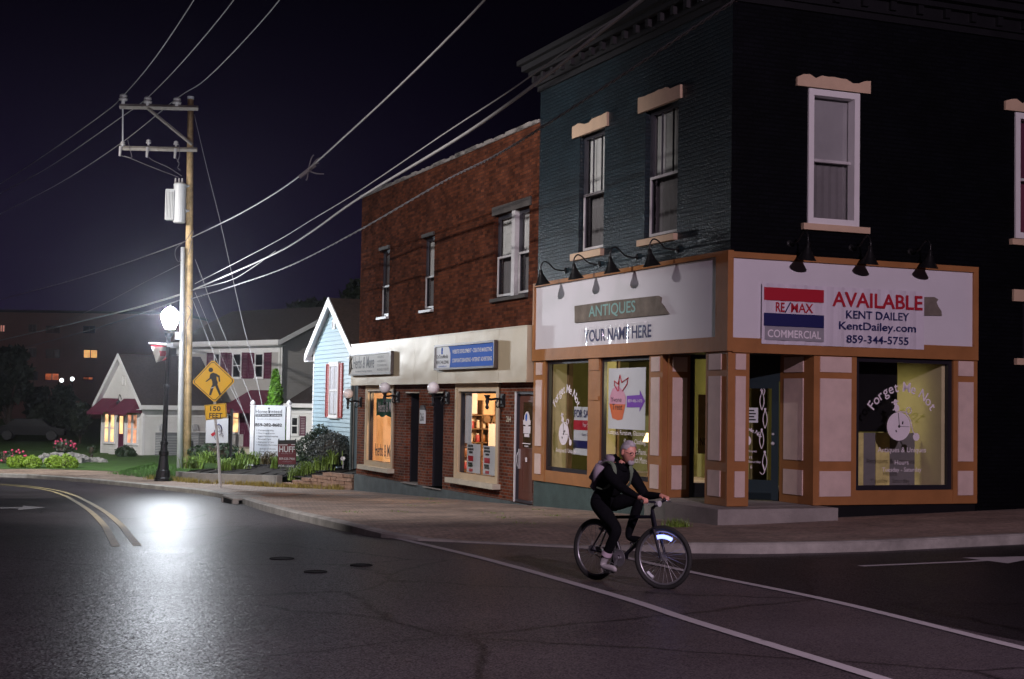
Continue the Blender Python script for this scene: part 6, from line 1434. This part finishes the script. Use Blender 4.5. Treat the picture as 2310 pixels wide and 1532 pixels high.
for z in (.09, -.09): mb.tube([BBp+V((0, -.05, z)), V((XR, -.05, RW+z*.45))], .005, 5)
mb.lathe([(.02, -.01), (.05, -.01), (.05, .01), (.02, .01)], V((XR, -.05, RW)), 16, Matrix.Rotation(pi/2, 3, 'X')); BK.part('chain', mb, m_rim)

m_cloth = M('black_jacket', (.005, .005, .007), .9, var=.3, vs=8, bump=.5, bs=16, spec=.1); m_skin = M('skin', (.62, .29, .22), .5, var=.08); m_hair = M('grey_hair', (.36, .34, .36), .8, var=.3, vs=30); m_pack = M('grey_backpack', (.26, .22, .27), .8, var=.25, vs=6, bump=.4); m_strap = M('green_strap', (.13, .17, .12), .8, var=.15); m_shoe = M('white_shoe', (.42, .40, .42), .6, var=.2)
def ik(h, a, l1, l2, bend):
    d = a-h; L = min(d.length, l1+l2-.003); u = d.normalized(); x = (l1*l1-l2*l2+L*L)/(2*L); y = sqrt(max(0, l1*l1-x*x)); n = (bend-u*bend.dot(u)).normalized(); return h+u*x+n*y
nodes = {}; edges = []
def nd(k, p, r, par=None): nodes[k] = (V(p), r); (edges.append((par, k)) if par else None)
nd('pel', (-.40, 0, .89), (.165, .15)); nd('bel', (-.345, 0, 1.0), (.172, .15), 'pel'); nd('che', (-.26, 0, 1.13), (.205, .168), 'bel'); nd('upp', (-.18, 0, 1.235), (.165, .12), 'che'); nd('nek', (-.105, 0, 1.31), .062, 'upp'); nd('nk2', (-.06, 0, 1.365), .058, 'nek')
HANDS = {}
for s, k, g in ((-1, 'r', HR_), (1, 'l', HL_)):
    sh = V((-.155, .185*s, 1.215)); gr = g+Rz @ V((.005, -.05*s, 0)); wr = gr+V((-.075, .0, .035)); el = ik(sh, wr, .30, .275, V((-.2, .45*s, -.9)))
    nd('cl'+k, (-.17, .10*s, 1.235), .10, 'upp'); nd('sh'+k, sh, .078, 'cl'+k); nd('ua'+k, sh.lerp(el, .5), .068, 'sh'+k); nd('el'+k, el, .056, 'ua'+k); nd('fa'+k, el.lerp(wr, .45), .046, 'el'+k); nd('wr'+k, wr, .031, 'fa'+k); nd('pa'+k, gr+V((-.028, 0, .026)), (.026, .034), 'wr'+k)
    HANDS[k] = gr
    axis = (Rz @ V((0, s, 0)))
    for i in range(4):
        o = gr+axis*(-.032+.021*i)+V((-.006, 0, .026)); L = [.9, 1.05, 1, .8][i]
        nd(f'f{i}{k}0', o, .0105, 'pa'+k); nd(f'f{i}{k}1', o+V((.032*L, 0, -.004)), .0095, f'f{i}{k}0'); nd(f'f{i}{k}2', o+V((.040*L, 0, -.030)), .009, f'f{i}{k}1'); nd(f'f{i}{k}3', o+V((.020*L, 0, -.048)), .008, f'f{i}{k}2')
    o = gr+axis*(-.036)*1.0+V((-.03, 0, .012)); nd('t0'+k, o, .012, 'pa'+k); nd('t1'+k, o+axis*-.012+V((.022, 0, -.012)), .0105, 't0'+k); nd('t2'+k, o+axis*-.006+V((.042, 0, -.03)), .009, 't1'+k)
for s, k, pd in ((-1, 'r', PR), (1, 'l', PLf)):
    hp = V((-.385, .095*s, .86)); foot = pd+V((0, 0, .0)); an = foot+V((-.10, -.01*s, .105 if s < 0 else .10)); kn = ik(hp, an, .44, .44, V((1, .12*s, .25)))
    nd('hp'+k, hp, .112, 'pel'); nd('th'+k, hp.lerp(kn, .5), .088, 'hp'+k); nd('kn'+k, kn, .066, 'th'+k); nd('cf'+k, kn.lerp(an, .35), .062, 'kn'+k); nd('an'+k, an, .046, 'cf'+k); nd('he'+k, foot+V((-.10, 0, .05)), .04, 'an'+k); nd('to'+k, foot+V((.06, 0, .04)), (.036, .045), 'he'+k); nd('tt'+k, foot+V((.12, 0, .035)), (.024, .036), 'to'+k)
def skinmesh(nodes, edges, root, lev=2):
    keys = list(nodes); ix = {k: i for i, k in enumerate(keys)}
    me = bpy.data.meshes.new('tmp'); me.from_pydata([nodes[k][0] for k in keys], [(ix[a], ix[b]) for a, b in edges], [])
    o = bpy.data.objects.new('tmp', me); COL.objects.link(o)
    m = o.modifiers.new('s', 'SKIN'); m.use_smooth_shade = True; m.branch_smoothing = .3
    if not me.skin_vertices: me.skin_vertices.new()
    for i, k in enumerate(keys):
        r = nodes[k][1]; me.skin_vertices[0].data[i].radius = r if isinstance(r, tuple) else (r, r); me.skin_vertices[0].data[i].use_root = (k == root)
    m = o.modifiers.new('b', 'SUBSURF'); m.levels = lev; m.render_levels = lev
    dg = bpy.context.evaluated_depsgraph_get(); dg.update(); q = bpy.data.meshes.new_from_object(o.evaluated_get(dg))
    mb = Mb(); mb.smooth = True; mb.add([tuple(v.co) for v in q.vertices], [tuple(p.vertices) for p in q.polygons])
    bpy.data.objects.remove(o); bpy.data.meshes.remove(me); bpy.data.meshes.remove(q); return mb
PT_ = Thing(FK, 'person', 'grey haired cyclist in black clothes with a backpack riding a bicycle', 'person', (0, 0, 0))
body = skinmesh(nodes, edges, 'pel')
# head: sculpted ball with jaw, brow, nose and ears, joined to the body surface
HC = V((-.015, 0, 1.455)); Rh = Matrix.Rotation(radians(-6), 3, 'Z') @ Matrix.Rotation(radians(14), 3, 'Y')
hd = Mb(); hd.ball((0, 0, 0), (.1, .078, .125), 28, 20)
def shape(p):
    x, y, z = p
    if z < 0: k = 1-.32*min(1, -z/.125); y *= k; x *= (1-.12*min(1, -z/.125)); x += .012*min(1, -z/.1) if x > 0 else .02*min(1, -z/.12)
    if x > .03 and abs(y) < .05: x -= .006
    if x > .05:
        nz_ = math.exp(-(y/.016)**2)*math.exp(-((z+.015)/.030)**2); x += .032*nz_
        x += .010*math.exp(-((z-.030)/.012)**2)*math.exp(-(y/.05)**2)
        for s in (-1, 1): x -= .012*math.exp(-((y-.032*s)/.016)**2)*math.exp(-((z-.010)/.012)**2)
        x += .007*math.exp(-((z+.062)/.010)**2)*math.exp(-(y/.026)**2)+.012*math.exp(-((z+.105)/.02)**2)*math.exp(-(y/.03)**2)
    return V((x, y, z))
hd.xf(shape)
for s in (-1, 1): hd.ball((-.008, .078*s, -.005), (.022, .012, .035), 10, 8)
hd.xf(lambda p: HC+Rh @ p)
nb = len(body.f); body.add(hd.v, hd.f)
for i, f in enumerate(body.f):
    c = sum((V(body.v[j]) for j in f), V((0, 0, 0)))/len(f)
    k = 0
    if i >= nb or c.z > 1.335: k = 1
    elif min((c-HANDS['r']).length, (c-HANDS['l']).length) < .088: k = 1
    elif c.z < .34 and i < nb:
        if min((c-(PR+V((0, 0, .04)))).length, (c-(PLf+V((0, 0, .04)))).length) < .135: k = 2
    body.mi[i] = k
bo = PT_.part('body', body, [m_cloth, m_skin, m_shoe], smooth=True)
hr = Mb(); hr.ball((0, 0, 0), (.107, .085, .131), 26, 18); hr.xf(shape)
keep = [f for f in hr.f if (lambda c: (c.z > .045 and c.x < .055) or (c.x < -.01 and c.z > -.06 and not (abs(c.y) > .07 and c.x > -.03 and c.z < .03)) or c.z > .085)(sum((V(hr.v[j]) for j in f), V((0, 0, 0)))/len(f))]
hr.f = keep; hr.mi = [0]*len(keep); r = random.Random(4)
hr.v = [(x*(1+r.uniform(0, .05)), y*(1+r.uniform(0, .05)), z*(1+r.uniform(0, .03))) for x, y, z in hr.v]; hr.xf(lambda p: HC+Rh @ p); PT_.part('hair', hr, m_hair, smooth=True)
br = Mb(); br.ball((.075, 0, -.1), (.035, .042, .032), 12, 8); br.xf(lambda p: HC+Rh @ p); PT_.part('beard', br, m_hair, smooth=True)
ey = Mb()
for s in (-1, 1): ey.ball((.083, .032*s, .010), (.009, .011, .007), 8, 6)
ey.xf(lambda p: HC+Rh @ p); PT_.part('eyes', ey, m_black)
gl_ = Mb()
for s in (-1, 1): gl_.tube([(.101+.002*cos(a), .033*s+.024*cos(a), .008+.018*sin(a)) for a in [2*pi*i/12 for i in range(13)]], .0022, 5); gl_.tube([(.098, .056*s, .012), (-.01, .083*s, .012)], .002, 5)
gl_.tube([(.103, -.01, .01), (.103, .01, .01)], .002, 5); gl_.xf(lambda p: HC+Rh @ p); PT_.part('glasses', gl_, m_black)
lip = Mb(); lip.ball((.098, 0, -.062), (.006, .022, .005), 10, 6); lip.xf(lambda p: HC+Rh @ p); PT_.part('lips', lip, M('lips', (.36, .13, .11), .5))
col_ = Mb(); col_.lathe([(.085, -.03), (.078, .0), (.072, .025), (.066, .025), (.066, -.03)], (-.10, 0, 1.315), 18, Matrix.Rotation(radians(35), 3, 'Y')); PT_.part('collar', col_, m_cloth, smooth=True)
an = nodes['anr'][0]; kn = nodes['knr'][0]; q = an.lerp(kn, .28)
bd = Mb(); bd.tube([q-(kn-an).normalized()*.03, q+(kn-an).normalized()*.03], .062, 14, False); PT_.part('ankle_band', bd, M('reflective_band', (.62, .50, .60), .4, var=.1), smooth=True)
BP = Thing(FK, 'backpack', 'grey backpack with green shoulder straps worn by the cyclist', 'backpack', (-.45, 0, 1.15))
bm = bmesh.new(); bmesh.ops.create_cube(bm, size=1); bmesh.ops.bevel(bm, geom=bm.edges[:], offset=.28, segments=5, affect='EDGES'); Rb = Matrix.Rotation(radians(32), 3, 'Y')
mb = Mb(); mb.smooth = True; mb.add([tuple(V((-.37, 0, 1.205))+Rb @ V((v.co.x*.2-.05*(.5-v.co.z)*.6, v.co.y*.32, v.co.z*.46))) for v in bm.verts], [tuple(v.index for v in f.verts) for f in bm.faces]); bm.free(); BP.part('bag', mb, m_pack)
mb = Mb(); mb.smooth = True; mb.add([], []); mb.ball((0, 0, 0), (.06, .12, .12), 14, 10); mb.xf(lambda p: V((-.455, 0, 1.11))+Rb @ p); BP.part('front_pocket', mb, m_pack)
for s in (-1, 1):
    pts = dense([(-.30, .10*s, 1.33), (-.20, .115*s, 1.352), (-.115, .125*s, 1.31), (-.085, .135*s, 1.22), (-.12, .15*s, 1.12), (-.22, .155*s, 1.05), (-.33, .15*s, 1.06)], 4)
    mb = Mb(); prev = None
    for i, p in enumerate(pts):
        p = V(p); w_ = V((0, .026, 0))
        if prev is not None: mb.quad(prev-w_, prev+w_, p+w_, p-w_); o2 = V((-.008, 0, -.012)); mb.quad(prev-w_+o2, prev+w_+o2, p+w_+o2, p-w_+o2); mb.quad(prev-w_, p-w_, p-w_+o2, prev-w_+o2); mb.quad(prev+w_, p+w_, p+w_+o2, prev+w_+o2)
        prev = p
    BP.part('strap', mb, m_strap)

# ------------------------------------------------------------------ light
def lamp(name, p, pw, col, r=.15, spot=None, aim=None, blend=.5):
    l = bpy.data.lights.new(name, 'SPOT' if spot else 'POINT'); l.energy = pw; l.color = col; l.shadow_soft_size = r
    if spot: l.spot_size = radians(spot); l.spot_blend = blend
    o = bpy.data.objects.new(name, l); COL.objects.link(o); o.location = p
    if aim is not None: o.rotation_euler = (V(aim)-V(p)).to_track_quat('-Z', 'Y').to_euler()
    return o
# two roadside lamps out of view: one across the street, one behind the camera up the side street
lamp('unseen_light', B.w((-15, 4, 10.2)), 7800, (1, .93, .92), .18, 80, B.w((0, 12.5, 1.6)), .75)
lamp('unseen_light', V((7.6, -3.9, 10.5)), 13500, (1, .76, .93), .12, 76, V((3.0, 24, 2.6)), .6)
lamp('unseen_light', V((-21, 36, 9.5)), 8500, (1, .94, .86), .2, 62, V((-9, 53, 1.5)), .8)
lamp('unseen_light', V((-26, 50, 12)), 27000, (1, .96, .92), .2, 74, V((-17, 76, 0)), .8)  # added out of view to brighten the cottage and hedges
lamp('added_apartment_light', V((-78, 150, 11)), 1700, (1, .72, .66), .3)  # added out of view to brighten the apartment front
w = bpy.data.worlds.new('World'); SC.world = w; w.use_nodes = True; nt = w.node_tree; L = nt.links.new; bg = nt.nodes['Background']
tc = N(nt, 'ShaderNodeTexCoord'); sp_ = N(nt, 'ShaderNodeSeparateXYZ'); L(tc.outputs['Generated'], sp_.inputs[0])
# night sky with town glow low in the north-west
dt = N(nt, 'ShaderNodeVectorMath', operation='DOT_PRODUCT'); L(tc.outputs['Generated'], dt.inputs[0]); dt.inputs[1].default_value = V((-.32, .94, .03)).normalized()
mr = N(nt, 'ShaderNodeMapRange'); mr.inputs[1].default_value = .90; mr.inputs[2].default_value = 1.0; mr.interpolation_type = 'SMOOTHSTEP'; L(dt.outputs['Value'], mr.inputs[0])
mr2 = N(nt, 'ShaderNodeMapRange'); mr2.inputs[1].default_value = .0; mr2.inputs[2].default_value = .32; mr2.inputs[3].default_value = 1; mr2.inputs[4].default_value = 0; mr2.interpolation_type = 'SMOOTHSTEP'; L(sp_.outputs[2], mr2.inputs[0])
mu = N(nt, 'ShaderNodeMath', operation='MULTIPLY'); L(mr.outputs[0], mu.inputs[0]); L(mr2.outputs[0], mu.inputs[1])
mxw = N(nt, 'ShaderNodeMix', data_type='RGBA'); mxw.inputs[6].default_value = (.0009, .0005, .0020, 1); mxw.inputs[7].default_value = (.0105, .0068, .023, 1); L(mu.outputs[0], mxw.inputs[0])
sky = N(nt, 'ShaderNodeTexSky'); sky.sky_type = 'NISHITA'; sky.sun_disc = False; sky.sun_elevation = radians(-5); sky.sun_rotation = radians(200)
ad = N(nt, 'ShaderNodeMix', data_type='RGBA', blend_type='ADD'); ad.inputs[0].default_value = .0006; L(mxw.outputs[2], ad.inputs[6]); L(sky.outputs[0], ad.inputs[7])
L(ad.outputs[2], bg.inputs[0]); bg.inputs[1].default_value = 1

hz = Mb(); hz.box(-90, 70, -25, 230, -4, 24)
m_haze = bpy.data.materials.new('haze'); m_haze.use_nodes = True; nt = m_haze.node_tree; nt.nodes.remove(nt.nodes['Principled BSDF'])
pv = N(nt, 'ShaderNodeVolumePrincipled'); pv.inputs['Color'].default_value = (.85, .88, 1, 1); pv.inputs['Density'].default_value = .00038; pv.inputs['Anisotropy'].default_value = .92
nt.links.new(pv.outputs[0], nt.nodes['Material Output'].inputs['Volume']); struct('haze', hz, m_haze, 'stuff')
SC.view_settings.view_transform = 'Standard'; SC.view_settings.look = 'None'; SC.view_settings.exposure = 0; SC.view_settings.gamma = 1
SC.render.engine = 'CYCLES'; cy = SC.cycles
cy.use_denoising = True; cy.denoiser = 'OPENIMAGEDENOISE'; cy.sample_clamp_indirect = 4; cy.sample_clamp_direct = 0; cy.max_bounces = 6; cy.diffuse_bounces = 3; cy.glossy_bounces = 3; cy.transparent_max_bounces = 12; cy.caustics_reflective = False; cy.caustics_refractive = False
